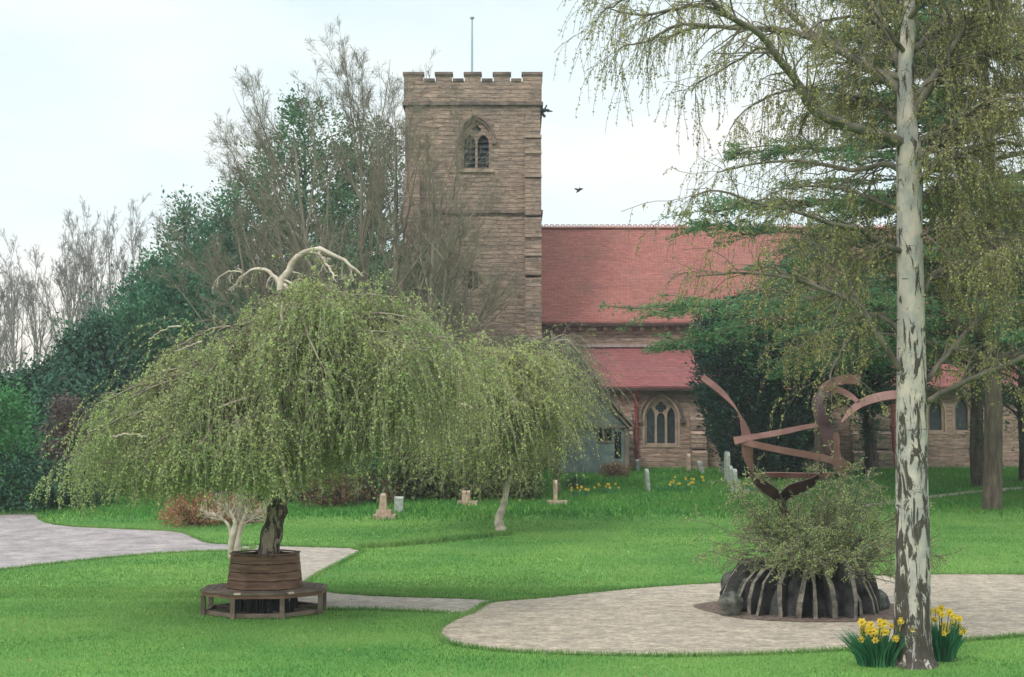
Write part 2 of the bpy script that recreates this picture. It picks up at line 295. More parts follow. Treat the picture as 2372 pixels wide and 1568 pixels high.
L_bud = mat('olive_buds', (.13, .16, .07), (.28, .3, .15), scale=.6, trans=.3, island=True, rough=.7)
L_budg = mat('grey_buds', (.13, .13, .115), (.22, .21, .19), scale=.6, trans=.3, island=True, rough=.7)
L_daf = mat('daffodil_leaf', (.02, .12, .06), (.06, .22, .1), scale=4, trans=.2, island=True, rough=.5)
L_dafy = mat('daffodil_petal', (.75, .5, .03), (.85, .66, .12), scale=8, trans=.3, island=True, rough=.5)
m_bird = mat('black_feather', (.02, .025, .03), rough=.7)

# ------------------------------------------------------------------ ground
rng = np.random.default_rng(5)
def ground():
    xs = np.concatenate([np.linspace(-700, -50, 14)[:-1], np.arange(-50, 51, 1.), np.linspace(50, 700, 14)[1:]])
    ys = np.concatenate([np.linspace(-300, 10, 8)[:-1], np.arange(10, 100, 1.), np.linspace(100, 1400, 16)])
    X, Y = np.meshgrid(xs, ys, indexing='ij'); V = np.stack([X, Y, gz(Y)], -1).reshape(-1, 3)
    i = np.arange(len(xs)*len(ys)).reshape(len(xs), len(ys))
    F = np.stack([i[:-1, :-1], i[1:, :-1], i[1:, 1:], i[:-1, 1:]], -1).reshape(-1, 4)
    tag(M().add(V, F).build('lawn', m_grass, smooth=True), kind='structure')
ground()
POLYS = []
def sheet(name, pts, m, lift, world=False, sm=4):
    P = np.array([G(*p)[:2] for p in pts]) if not world else np.array(pts)[:, :2]
    # round the outline slightly
    Q = []
    for i in range(len(P)):
        a, b = P[i], P[(i+1) % len(P)]
        Q += [a*.75+b*.25, a*.25+b*.75]
    P = np.array(Q)
    P = P+0  # outline
    POLYS.append(P)
    bm = bmesh.new(); vs = [bm.verts.new((p[0], p[1], 0)) for p in P]; bm.faces.new(vs)
    for ax, lo, hi in ((0, P[:, 0].min(), P[:, 0].max()), (1, P[:, 1].min(), P[:, 1].max())):
        c = lo+1
        while c < hi:
            no = (1, 0, 0) if ax == 0 else (0, 1, 0); co = (c, 0, 0) if ax == 0 else (0, c, 0)
            bmesh.ops.bisect_plane(bm, geom=bm.verts[:]+bm.edges[:]+bm.faces[:], plane_co=co, plane_no=no); c += 1.3
    bmesh.ops.triangulate(bm, faces=bm.faces[:])
    for v in bm.verts: v.co.z = float(gz(v.co.y))+lift
    bm.faces.ensure_lookup_table(); bm.normal_update()
    if bm.faces[0].normal.z < 0: bmesh.ops.reverse_faces(bm, faces=bm.faces[:])
    me = bpy.data.meshes.new(name); bm.to_mesh(me); bm.free(); me.materials.append(m)
    o = bpy.data.objects.new(name, me); COL.objects.link(o); tag(o, kind='structure'); return o
sheet('plaza', [(1100, 1418), (1050, 1436), (1018, 1455), (1008, 1471), (1030, 1490), (1100, 1504), (1250, 1515), (1500, 1521), (1700, 1519), (1950, 1508), (2200, 1488), (2420, 1470), (2700, 1440), (2700, 1340), (2371, 1331), (2150, 1331), (2000, 1334), (1850, 1340), (1680, 1350), (1550, 1357), (1400, 1370), (1260, 1386), (1160, 1393), (1120, 1400)], m_pave, .012)
sheet('path', [(560, 1262), (700, 1267), (853, 1271), (800, 1298), (740, 1328), (712, 1348), (705, 1362), (765, 1374), (900, 1383), (1120, 1388), (1200, 1398), (1140, 1428), (1050, 1421), (900, 1414), (765, 1412), (640, 1412), (600, 1400), (620, 1330), (600, 1290), (545, 1276)], m_path, .008)
sheet('road', [(-250, 1215), (-50, 1196), (60, 1189), (88, 1192), (92, 1206), (140, 1219), (300, 1226), (420, 1231), (450, 1245), (480, 1259), (560, 1262), (600, 1270), (545, 1277), (430, 1278), (250, 1292), (0, 1320), (-250, 1352)], m_tar, .006)
sheet('footpath', [(1990, 1172), (2060, 1162), (2160, 1148), (2260, 1137), (2371, 1128), (2371, 1134), (2260, 1143), (2160, 1155), (2060, 1168), (2000, 1177)], m_path, .02)
mc = G(1862, 1412)
sheet('mulch_bed', [(mc[0]+2.0*math.cos(a)*(1+.06*math.sin(5*a)), mc[1]+1.9*math.sin(a)) for a in np.linspace(0, 2*math.pi, 30, endpoint=False)], m_soil, .02, world=True)
def inside(P, Q):                       # points Q [n,2] in polygon P
    x, y = Q[:, 0], Q[:, 1]; r = np.zeros(len(Q), bool); j = len(P)-1
    for i in range(len(P)):
        xi, yi = P[i]; xj, yj = P[j]
        c = ((yi > y) != (yj > y)) & (x < (xj-xi)*(y-yi)/(yj-yi+1e-12)+xi); r ^= c; j = i
    return r
def blades(n, y0, y1, h, w, dense=1., yfun=None):
    Y = np.sqrt(rng.uniform(y0**2, y1**2, n)); X = rng.uniform(-.52, .52, n)*Y
    Q = np.stack([X, Y], 1); k = np.ones(n, bool)
    for P in POLYS: k &= ~inside(P, Q)
    if yfun is not None: k &= yfun(Q)
    Q = Q[k]; n = len(Q); a = rng.uniform(0, 2*math.pi, n); hh = h*rng.uniform(.5, 1.3, n); ww = w*rng.uniform(.6, 1.3, n)
    B = np.stack([Q[:, 0], Q[:, 1], gz(Q[:, 1])-.005], 1); s = np.stack([np.cos(a), np.sin(a), 0*a], 1)
    lean = rng.normal(0, .35, (n, 2))*hh[:, None]
    T = B.copy(); T[:, :2] += lean; T[:, 2] += hh
    V = np.stack([B-s*ww[:, None]/2, B+s*ww[:, None]/2, T], 1).reshape(-1, 3)
    return V, np.arange(n*3).reshape(-1, 3)
bound = lambda Q: Q[:, 1]+rng.normal(0, .7, len(Q)) < 47.5+.22*Q[:, 0]*(Q[:, 0] > 0)*.4+np.sin(Q[:, 0]*.7)*.3+.2*np.abs(Q[:, 0])*0
g = M(); g.add(*blades(350000, 18.3, 31, .042, .013)); g.add(*blades(390000, 29, 52, .055, .024, yfun=bound))
not_own = lambda L_, k: len(L_) != len(POLYS[k])+1
def edge_tufts(mb, lines, per, h, w, jit):
    for L_ in lines:
        A, B = L_[:-1], L_[1:]; ln = np.linalg.norm(B-A, axis=1); k = rng.choice(len(A), int(ln.sum()*per), p=ln/ln.sum()); t = rng.uniform(0, 1, len(k))[:, None]
        Q = A[k]*(1-t)+B[k]*t+rng.normal(0, jit, (len(k), 2)); Q = Q[~(inside(POLYS[0], Q) & (not_own(L_, 0)))] if True else Q; Q = Q[(Q[:, 1] < 70) & (np.abs(Q[:, 0]) < .42*Q[:, 1])]; n = len(Q); a = rng.uniform(0, 6.28, n)
        hh = h*rng.uniform(.4, 1.3, n); B_ = np.stack([Q[:, 0], Q[:, 1], gz(Q[:, 1])-.005], 1); s_ = np.stack([np.cos(a), np.sin(a), 0*a], 1)*w/2; T = B_.copy(); T[:, :2] += rng.normal(0, .4, (n, 2))*hh[:, None]; T[:, 2] += hh
        mb.add(np.stack([B_-s_, B_+s_, T], 1).reshape(-1, 3), np.arange(n*3).reshape(-1, 3))
edge_tufts(g, [np.vstack([P, P[:1]]) for P in POLYS[:3]], 420, .085, .016, .035)
edge_tufts(g, [np.array([G(*p)[:2] for p in ((835, 1269), (900, 1266), (1000, 1257), (1100, 1246), (1180, 1238))])], 900, .16, .03, .09)
tag(g.build('lawn_grass', m_blade), kind='stuff')
g = M(); g.add(*blades(170000, 46, 70, .16, .05, yfun=lambda Q: ~bound(Q)))
tag(g.build('churchyard_grass', m_rough), kind='stuff')

def litter(name, n, y0, y1, size, m, h):
    Y = np.sqrt(rng.uniform(y0**2, y1**2, n)); X = rng.uniform(-.39, .39, n)*Y; Q = np.stack([X, Y], 1); k = np.ones(n, bool)
    for P in POLYS: k &= ~inside(P, Q)
    Q = Q[k]; n = len(Q); C = np.column_stack([Q, gz(Q[:, 1])+h]); a = rng.uniform(0, 6.28, n); A = np.column_stack([np.cos(a), np.sin(a), rng.normal(0, .25, n)]); B = norm(np.cross(A, np.column_stack([rng.normal(0, .2, (n, 2)), np.ones(n)])))
    o = M(); o.leaves(C, norm(A), B, size*rng.uniform(.6, 1.3, n), size*.7); tag(o.build(name, m), kind='stuff')
m_daisy = mat('daisy_petal', (.75, .75, .7)); m_lit = mat('fallen_leaf', (.2, .12, .06), (.4, .28, .15), scale=3, island=True)
litter('daisies', 240, 19, 55, .035, m_daisy, .05); litter('fallen_leaves', 900, 19, 48, .05, m_lit, .045)

# ------------------------------------------------------------------ church
YA, YN, YR, YT = 69.0, 72.5, 76.3, 69.3
zz = lambda y, Y: at(1185, y, Y)[2]
xx = lambda x, Y, y=900: at(x, y, Y)[0]
church = thing('church', (xx(1500, 70), 72, gz(72)), 'red sandstone church with square battlemented tower and long red tiled roofs', 'church')
def tower():
    x0, x1 = xx(938, YT, 300), xx(1251, YT, 300); y0, y1 = YT, YT+7.2; zb = 1.2
    zp = zz(237, YT); zs = zz(487, YT); ztop = zz(168, YT); zc = zz(184, YT)
    wx = xx(1103, YT, 330); ww = 1.45; wz0 = zz(392, YT); wsp = zz(325, YT); wr = zz(278, YT)-wsp
    sx, sz0, sz1 = xx(1095, YT, 645), zz(668, YT), zz(628, YT)
    m = M()
    hole = arch(wx, wz0, ww, wsp, wr)
    slit = [(sx-.25, sz0), (sx+.25, sz0), (sx+.25, sz1), (sx-.25, sz1)]
    add_plate(m, [(x0, zb), (x1, zb), (x1, zp), (x0, zp)], [hole, slit], y0, y0+.7)
    m.box(x0, x0+.7, y0+.702, y1, zb, zp); m.box(x1-.7, x1, y0+.702, y1, zb, zp); m.box(x0+.702, x1-.702, y1-.7, y1, zb, zp)
    m.box(x0+.702, x1-.702, y0+.702, y1-.702, zp-.4, zp-.1)
    t = m.build('tower', m_stone, church)
    # battlemented parapet
    pm = M(); o = .07; mer = [(936, 979), (1009, 1046), (1076, 1113), (1143, 1181), (1210, 1253)]
    px0, px1 = x0-o, x1+o; prof = [(px0, zp+.02), (px1, zp+.02)]
    X = [(xx(a, YT, 200), xx(b, YT, 200)) for a, b in mer]; X[0] = (px0, X[0][1]); X[-1] = (X[-1][0], px1)
    up = [(px1, zc)]; 
    prof = [(px0, zp+.02), (px1, zp+.02)]
    for a, b in reversed(X): prof += [(b, ztop-.14), (a, ztop-.14)] if b == px1 else [(b, zc-.12), (b, ztop-.14), (a, ztop-.14)]
    out = [(px0, zp+.02), (px1, zp+.02)]
    for i, (a, b) in enumerate(reversed(X)):
        if i > 0: out.append((b, zc-.12))
        out += [(b, ztop-.14), (a, ztop-.14)]
        if i < len(X)-1: out.append((a, zc-.12))
    add_plate(pm, out, [], y0-o, y0+.4)
    back = [(p[0], p[1]) for p in out]; add_plate(pm, back, [], y1-.4, y1+o)
    sidep = []; ys = np.linspace(y0+.402, y1-.402, 10)
    for xa, xb in ((px0, px0+.45), (px1-.45, px1)):
        pm.box(xa, xb, y0+.402, y1-.402, zp+.02, zc-.12)
        for k in (1, 3, 5, 7): pm.box(xa+.002, xb-.002, ys[k], ys[k+1], zc-.118, ztop-.14)
    pm.build('parapet', m_stone, church)
    cpb = lambda *a: M().box(*a).build('coping', m_dressd, church)
    for i, (a, b) in enumerate(X):
        cpb(a-.05, b+.05, y0-o-.06, y0+.46, ztop-.14+.003, ztop)
        if i < 4: cpb(b+.052, X[i+1][0]-.052, y0-o-.06, y0+.46, zc-.12+.003, zc+.02)
    for i, (a, b) in enumerate(X): cpb(a-.05, b+.05, y1-.46, y1+o+.06, ztop-.137, ztop)
    for xa, xb in ((px0-.06, px0+.5), (px1-.5, px1+.06)):
        for k in (1, 3, 5, 7): cpb(xa, xb, ys[k]-.05, ys[k+1]+.05, ztop-.137, ztop)
    for zc_, h, e in ((zp, .16, .14), (zs, .16, .12)):
        s = M(); s.box(x0-e, x1+e, y0-e, y0-.002, zc_-h, zc_); s.box(x1+.002, x1+e, y0, y1, zc_-h, zc_); s.box(x0-e, x0-.002, y0, y1, zc_-h, zc_)
        s.build('string_course', m_dressd, church)
    # buttress on the right corner with set-offs
    b = M(); bx0, bx1 = xx(1216, YT, 500), xx(1252, YT, 500)+.02; zt = zz(316, YT)
    steps = [(zb, zz(640, YT), .85), (zz(640, YT), zs-.3, .62), (zs-.3+.002, zz(408, YT), .42), (zz(408, YT)+.002, zt, .3)]
    for za, zb_, d in steps:
        b.box(bx0, bx1, y0-d, y0-.003, za, zb_-.22)
        b.add([(bx0, y0-d, zb_-.22), (bx1, y0-d, zb_-.22), (bx1, y0-.003, zb_), (bx0, y0-.003, zb_), (bx0, y0-.003, zb_-.22), (bx1, y0-.003, zb_-.22)], [(0, 1, 2, 3)]); b.F.append(np.array([(0, 3, 4), (1, 5, 2)])+b.n-6); b.I.append(0)
    bo = b.build('buttress', m_stone, church)
    for y_ in (316, 352, 408, 547, 590): M().box(bx0-.02, bx1+.02, y0-(.36 if y_ < 400 else .5 if y_ < 480 else .7), y0-.01, zz(y_+6, YT), zz(y_, YT)).build('quoin', m_dress, bo)
    # left buttress, seen through the twigs
    b = M(); bx0, bx1 = x0-.05, x0+.75
    for za, zb_, d in steps[:3]: b.box(bx0, bx1, y0-d, y0-.003, za, zb_)
    b.build('buttress', m_stone, church)
    # belfry window
    fr = M(); w = window_tracery(fr, wx, wz0, ww, wsp, wr, y0+.16, y0+.3, 2)
    f = fr.build('belfry_window', m_stone2, church)
    for k in range(11):
        z = wz0+.05+k*.27
        lv = M(); lv.add([(wx-ww/2, y0+.32, z), (wx+ww/2, y0+.32, z), (wx+ww/2, y0+.52, z+.2), (wx-ww/2, y0+.52, z+.2), (wx-ww/2, y0+.32, z+.03), (wx+ww/2, y0+.32, z+.03), (wx+ww/2, y0+.52, z+.23), (wx-ww/2, y0+.52, z+.23)], [(3, 2, 1, 0), (4, 5, 6, 7), (0, 1, 5, 4), (2, 3, 7, 6)])
        lv.build('louvre', m_louvre, f)
    M().box(wx-ww/2-.1, wx+ww/2+.1, y0+.6, y0+.69, wz0-.1, wsp+wr).build('backing', m_void, f)
    hood(church, wx, ww+.28, wsp, wr+.2, y0, .13)
    M().box(wx-ww/2-.15, wx+ww/2+.15, y0-.1, y0-.002, wz0-.16, wz0-.002).build('window_sill', m_dress, church)
    sl_ = M(); sl_.box(sx-.03, sx+.03, y0+.15, y0+.25, sz0, sz1); sl_.box(sx-.25, sx+.25, y0+.3, y0+.35, sz0, sz1, 1)
    sl_.build('slit_window', [m_dress, m_void], church)
    # gargoyle
    gm = M(); gxx, gzz = x1, zz(252, YT)
    pts = spline(np.array([(x1-.1, y0+.6, gzz-.05, .12), (x1+.2, y0+.5, gzz+.03, .11), (x1+.32, y0+.5, gzz+.04, .07), (x1+.4, y0+.5, gzz+.02, .085), (x1+.5, y0+.5, gzz, .04), (x1+.62, y0+.5, gzz-.02, .03)]), 18)
    gm.tubes(pts[:, :3], pts[:, 3], 8); gm.bar((x1+.25, y0+.5, gzz+.12), (x1+.33, y0+.5, gzz+.3), .07, .07, (0, 1, 0)); gm.bar((x1+.1, y0+.5, gzz-.12), (x1+.25, y0+.5, gzz-.3), .12, .1, (0, 1, 0))
    gm.build('gargoyle', m_louvre, church, True)
    # flagpole
    fx = xx(1093, 73, 100); fm = M(); fm.tubes(np.array([(fx, 73, zp), (fx, 73, zz(100, 73)), (fx, 73, zz(44, 73))]), np.array([.07, .055, .035]), 8)
    zt = zz(42, 73); fm.tubes(np.array([(fx, 73, zt-.08), (fx, 73, zt-.03), (fx, 73, zt+.05), (fx, 73, zt+.1)]), np.array([.02, .12, .12, .02]), 8)
    fm.build('flagpole', m_metal, church, True)
def hood(par, cx, w, sp, rise, y, d):
    h = w/2; R = (h*h+rise*rise)/(2*h); a1 = math.atan2(rise, R-h); pts = []
    for i in range(13): a = a1*i/12; pts.append((cx+h-R+R*math.cos(a), sp+R*math.sin(a)))
    for i in range(11, -1, -1): a = a1*i/12; pts.append((cx-h+R-R*math.cos(a), sp+R*math.sin(a)))
    m = M()
    P = np.array([(p[0], y-d/2-.004, p[1]) for p in pts]); m.tubes(P, np.full(len(P), .075), 5)
    for s in (0, -1): m.box(pts[s][0]-.11, pts[s][0]+.11, y-d-.05, y-.003, pts[s][1]-.2, pts[s][1]+.02)
    return m.build('hood_mould', m_dressd, par)
def circle(cx, cz, r, n=14): return [(cx+r*math.cos(2*math.pi*i/n), cz+r*math.sin(2*math.pi*i/n)) for i in range(n)]
def quatrefoil(cx, cz, r, n=8):
    L = []; q = r*.5
    for k in range(4):
        c = math.pi/2*k; ox, oz = cx+q*math.cos(c), cz+q*math.sin(c)
        for i in range(n+1):
            a = c-math.radians(95)+math.radians(190)*i/n; L.append((ox+q*.98*math.cos(a), oz+q*.98*math.sin(a)))
    return L
def window_tracery(m, cx, z0, w, sp, rise, y0, y1, n):
    e = .004; outer = arch(cx, z0+e, w-2*e, sp, rise-e)
    holes = []
    if n == 2:
        lw = (w-.34)/2
        for s in (-1, 1):
            c = cx+s*(lw/2+.055); holes.append(arch(c, z0+.1, lw, sp-.1, lw*.75, 6))
        holes.append(quatrefoil(cx, sp+lw*.85+.12, lw*.42, 5))
    else:
        lw = (w-.44)/3
        holes.append(arch(cx, z0+.1, lw, sp+.02, lw*.8, 6))
        for s in (-1, 1): holes.append(arch(cx+s*(lw+.11), z0+.1, lw, sp+.12, lw*1.15, 6))
        holes.append(quatrefoil(cx, sp+lw*1.45, lw*.74, 6))
    add_plate(m, outer, holes, y0, y1); return outer
tower()
def nave():
    xl = xx(1251, YT, 700)+.0; xr = 40
    zr, ze = zz(528, YR), zz(750, YN-.35); zt = zz(808, YN)
    # nave wall (clerestory strip)
    M().box(xl+.003, xr, YN, YN+.6, 1.3, ze+.02).build('nave_wall', m_stone2, church)
    M().box(xl-.5, xr, YN+7.4, YN+8, 1.3, ze).build('nave_wall', m_stone2, church)
    r = M(); e = .35
    def slope(ya, za, yb, zb, t=.12):
        V = [(x, y, z+dz) for x in (xl+.004, xr+.4) for (y, z) in ((ya, za), (yb, zb)) for dz in (0, t)]
        r.add(V, [(1, 5, 7, 3), (0, 2, 6, 4), (0, 4, 5, 1), (2, 3, 7, 6), (0, 1, 3, 2), (4, 6, 7, 5)])
    slope(YN-e, ze, YR, zr-.12); slope(YR+.01, zr-.12, YR+YR-YN+e, ze)
    ro = r.build('nave_roof', m_tile, church)
    rd = M(); n = int((xr-xl)/.3)
    for k in range(n):
        x = xl+.02+k*.3; rd.box(x, x+.29, YR-.14, YR+.14, zr-.03, zr+.06)
        rd.tubes(np.array([(x+.15-.1*math.cos(a), YR, zr+.07+.12*math.sin(a)) for a in np.linspace(0, math.pi, 6)]), np.full(6, .03), 4)
    rd.build('ridge_tiles', m_ridge, ro)
    gu = M(); gu.box(xl+.35, xr, YN-e-.12, YN-e-.004, ze-.12, ze+.02); gu.build('gutter', m_gut, church)
    x = xx(1284, YN, 760)
    while x < xr-8: M().box(x, x+.2, YN-.3, YN-.002, ze-.32, ze-.03).build('corbel', m_dress, church); x += .62
    # aisle
    xa = xx(1262, YA, 1000); zae = zz(900, YA-.35)
    r = M(); V = [(x, y, z+dz) for x in (xa, xr+.4) for (y, z) in ((YA-.35, zae), (YN-.002, zt-.05)) for dz in (0, .12)]
    r.add(V, [(1, 5, 7, 3), (0, 2, 6, 4), (0, 4, 5, 1), (2, 3, 7, 6), (0, 1, 3, 2), (4, 6, 7, 5)]); r.build('aisle_roof', m_tile2, church)
    M().box(xl+1.0, xr, YN-.16, YN-.004, zt+.08, zt+.22).build('lead_flashing', m_lead, church)
    wins = []; wy0 = zz(1031, YA); 
    w1 = xx(1531, YA, 980); pit = 6.4; ww = xx(1569, YA, 980)-xx(1493, YA, 980)
    cxs = [w1, w1+pit, xx(1868, YA, 980)+2.2] ; cxs = [w1, w1+6.3, xx(2168, YA, 970), xx(2215, YA, 970)+.3, 27.5, 33]
    holes = []; spec = []
    for i, c in enumerate(cxs):
        if i in (2, 3): w, z0, s, rs = .8, zz(1000, YA), zz(955, YA), .75
        else: w, z0, s, rs = ww, wy0, zz(970, YA), zz(918, YA)-zz(970, YA)
        holes.append(arch(c, z0, w, s, rs)); spec.append((c, z0, w, s, rs))
    wm = M(); add_plate(wm, [(xa+.1, 1.2), (xr, 1.2), (xr, zae+.1), (xa+.1, zae+.1)], holes, YA, YA+.6)
    wm.box(xa+.1, xa+.7, YA+.602, YN-.003, 1.2, zae+.1)
    wm.build('aisle_wall', m_stone2, church)
    for i, (c, z0, w, s, rs) in enumerate(spec):
        f = M()
        if i in (2, 3): add_plate(f, arch(c, z0+.004, w-.008, s, rs-.004), [arch(c, z0+.08, w-.2, s, rs-.1)], YA+.12, YA+.24)
        else: window_tracery(f, c, z0, w, s, rs, YA+.12, YA+.26, 3)
        wo = f.build('window', m_dress, church)
        add_plate(M(), arch(c, z0+.02, w-.03, s, rs-.03), [], YA+.28, YA+.3).build('glass', m_glass, wo)
        hd = M(); Lw = arch(c, z0-.1, w+.22, s, rs+.12); Li = arch(c, z0, w+.01, s, rs+.005)
        add_plate(hd, Lw, [Li], YA-.025, YA-.003); hd.build('surround', m_dress, wo)
        if i not in (2, 3): hood(wo, c, w+.45, s, rs+.22, YA, .1)
    gu = M(); gu.box(xa, xr, YA-.49, YA-.354, zae-.1, zae+.03); gu.build('gutter', m_gut, church)
    for px_ in (1474, 2068):
        p = M(); x = xx(px_, YA-.15, 980); p.tubes(np.array([(x, YA-.15, zae-.1), (x, YA-.15, 3.4), (x, YA-.15, 1.5)]), np.array([.075]*3), 8)
        p.box(x-.16, x+.16, YA-.3, YA-.02, zae-.38, zae-.12); 
        for z in (2.4, 3.6, 4.6): p.box(x-.11, x+.11, YA-.24, YA-.01, z, z+.07)
        p.build('downpipe', m_pipe, church)
    # stepped buttresses
    for bx in (1618, 1990, 2046, 1448):
        b = M(); xc = xx(bx, YA-.6, 1000); h = .36
        lv = [(1.3, 2.6, 1.0), (2.602, 3.5, .7), (3.502, 4.2, .4)]
        for za, zb, d in lv:
            b.box(xc-h, xc+h, YA-d, YA-.003, za, zb-.2)
            b.add([(xc-h, YA-d, zb-.2), (xc+h, YA-d, zb-.2), (xc+h, YA-.003, zb+.1), (xc-h, YA-.003, zb+.1)], [(0, 1, 2, 3)])
            b.add([(xc-h, YA-d, zb-.2), (xc-h, YA-.003, zb+.1), (xc-h, YA-.003, zb-.2), (xc+h, YA-d, zb-.2), (xc+h, YA-.003, zb-.2), (xc+h, YA-.003, zb+.1)], [(0, 1, 2), (3, 4, 5)])
        b.build('buttress', m_stone, church)
    pl = M(); pl.box(xa+3.2, xr, YA-.12, YA-.004, 1.2, 2.15); pl.build('plinth', m_stone2, church)
    # timber porch with a steep gable
    yp = 64.5; ax, az = at(1372, 884, yp)[0], zz(884, yp); ex, ez = at(1464, 988, yp)[0], zz(988, yp); hw = ex-ax
    po = M(); po_r = []
    for s in (-1, 1):
        V = [(ax+s*u*hw, y, az-(az-ez)*u+dz) for u in (0, 1.0) for y in (yp-.3, YA-.01) for dz in (0, .12)]
        po.add(V, [(1, 3, 7, 5), (0, 4, 6, 2), (0, 1, 5, 4), (2, 6, 7, 3), (4, 5, 7, 6), (0, 2, 3, 1)])
    pr = po.build('porch_roof', m_tile2, church)
    bb = M()
    for s in (-1, 1):
        bb.bar((ax, yp-.34, az+.02), (ax+s*hw*1.02, yp-.34, ez+.0), .07, .26, (0, 1, 0))
        bb.bar((ax, yp-.2, az-.25), (ax+s*hw*.9, yp-.2, ez+.0), .1, .12, (0, 1, 0))
    bb.build('bargeboard', m_timber, pr)
    w = M(); zf = float(gz(yp))
    add_plate(w, [(ax-hw*.85, zf), (ax+hw*.8, zf), (ax+hw*.8, ez+.1), (ax, az-.3), (ax-hw*.85, ez+.1)], [[(ax+.15, zf+1.5), (ax+.85, zf+1.5), (ax+.85, zf+2.2), (ax+.15, zf+2.2)], [(ax+.98, zf+.7), (ax+hw*.72, zf+.7), (ax+hw*.72, zf+1.9), (ax+.98, zf+1.9)]], yp, yp+.12)
    w.box(ax+hw*.8-.12, ax+hw*.8, yp+.122, YA-.01, zf, ez+.1); w.box(ax-hw*.85, ax-hw*.85+.12, yp+.122, YA-.01, zf, ez+.1)
    pw = w.build('porch_wall', m_bluewall, church)
    v = M(); v.box(ax-.9, ax+hw*.75, yp+.3, yp+.34, zf+.4, zf+2.5); v.build('backing', m_void, pw)
    q = M(); q.box(ax+hw*.8+.003, ax+hw*.8+.2, yp-.1, yp+.1, zf, ez+.05); q.bar((ax-hw*.85, yp-.06, ez-.0), (ax+hw*.85, yp-.06, ez), .1, .14, (0, 1, 0)); q.box(ax+.45, ax+.52, yp-.02, yp+.05, zf+1.5, zf+2.2)
    q.box(ax+.1, ax+.9, yp-.05, yp-.003, zf+1.42, zf+1.5); q.build('porch_post', m_timber, pw)
    # second small porch by the dark yew
    y2 = 66.5; x0, x1 = at(1840, 1000, y2)[0], at(1915, 1000, y2)[0]; zf = float(gz(y2)); zt2 = zz(930, y2)
    w = M(); add_plate(w, [(x0, zf), (x1, zf), (x1, zt2), (x0, zt2)], [[(x0+.5, zz(1022, y2)), (x0+.78, zz(1022, y2)), (x0+.78, zz(988, y2)), (x0+.5, zz(988, y2))], [(x0+.88, zz(1022, y2)), (x0+1.3, zz(1022, y2)), (x0+1.3, zz(988, y2)), (x0+.88, zz(988, y2))]], y2, y2+.3)
    w.box(x0, x0+.3, y2+.302, YA-.01, zf, zt2); w.box(x1-.3, x1, y2+.302, YA-.01, zf, zt2)
    vw = w.build('vestry_wall', m_stone2, church); M().box(x0+.4, x1-.31, y2+.32, y2+.36, zf+.8, zt2-.3).build('glass', m_glass, vw)
    r = M(); V = [(x, y, z+dz) for x in (x0-.2, x1+.2) for (y, z) in ((y2-.25, zt2), (YA-.003, zt2+.9)) for dz in (0, .1)]
    r.add(V, [(1, 5, 7, 3), (0, 2, 6, 4), (0, 4, 5, 1), (2, 3, 7, 6), (0, 1, 3, 2), (4, 6, 7, 5)]); r.build('vestry_roof', m_tile2, church)
nave()

# ------------------------------------------------------------------ vegetation helpers
def grow(rng, S0, D, L, K, wig, trop):
    n = len(S0); P = np.zeros((n, K, 3)); P[:, 0] = S0; d = norm(D.copy()); st = (L/(K-1))[:, None]; tr = np.asarray(trop, float)
    for k in range(1, K):
        d = norm(d+rng.normal(0, wig, (n, 3))+tr); P[:, k] = P[:, k-1]+d*st
    return P
def spawn(rng, P, R, m, t0, t1, ang, lf, rf, dang=.2, flat=1.):
    n, K, _ = P.shape; n2 = n*m; pi = np.repeat(np.arange(n), m); t = rng.uniform(t0, t1, n2)*(K-1); i = np.minimum(t.astype(int), K-2); f = (t-i)[:, None]
    S0 = P[pi, i]*(1-f)+P[pi, i+1]*f; T = norm(P[pi, i+1]-P[pi, i]); q = rng.normal(0, 1, (n2, 3)); q[:, 2] *= flat
    q = norm(q-(q*T).sum(1, keepdims=True)*T); a = (ang+rng.normal(0, dang, n2))[:, None]
    D = T*np.cos(a)+q*np.sin(a); D[:, 2] *= flat if flat < 1 else 1
    Lp = np.linalg.norm(np.diff(P, axis=1), axis=2).sum(1)[pi]
    L = Lp*lf*(1-.55*t/(K-1))*rng.uniform(.6, 1.2, n2); r = (R[pi, i]*(1-f[:, 0])+R[pi, i+1]*f[:, 0])*rf
    return S0, norm(D), L, r
def taper(r0, K, end=.25, p=1.): return r0[:, None]*(1-(1-end)*np.linspace(0, 1, K)[None]**p)
def along(rng, P, m, t0=0.1, t1=1.):
    n, K, _ = P.shape; pi = np.repeat(np.arange(n), m); t = rng.uniform(t0, t1, n*m)*(K-1); i = np.minimum(t.astype(int), K-2); f = (t-i)[:, None]
    return P[pi, i]*(1-f)+P[pi, i+1]*f, norm(P[pi, i+1]-P[pi, i])
def leafy(rng, mb, C, size, asp=.55, down=0., jit=0., axis=None):
    n = len(C); A = rng.normal(0, 1, (n, 3)); A[:, 2] -= down
    if axis is not None: A = A*.6+axis
    A = norm(A); B = norm(np.cross(A, rng.normal(0, 1, (n, 3)))); s = size*rng.uniform(.6, 1.35, n)
    if jit: C = C+rng.normal(0, jit, (n, 3))
    mb.leaves(C, A, B, s, s*asp)
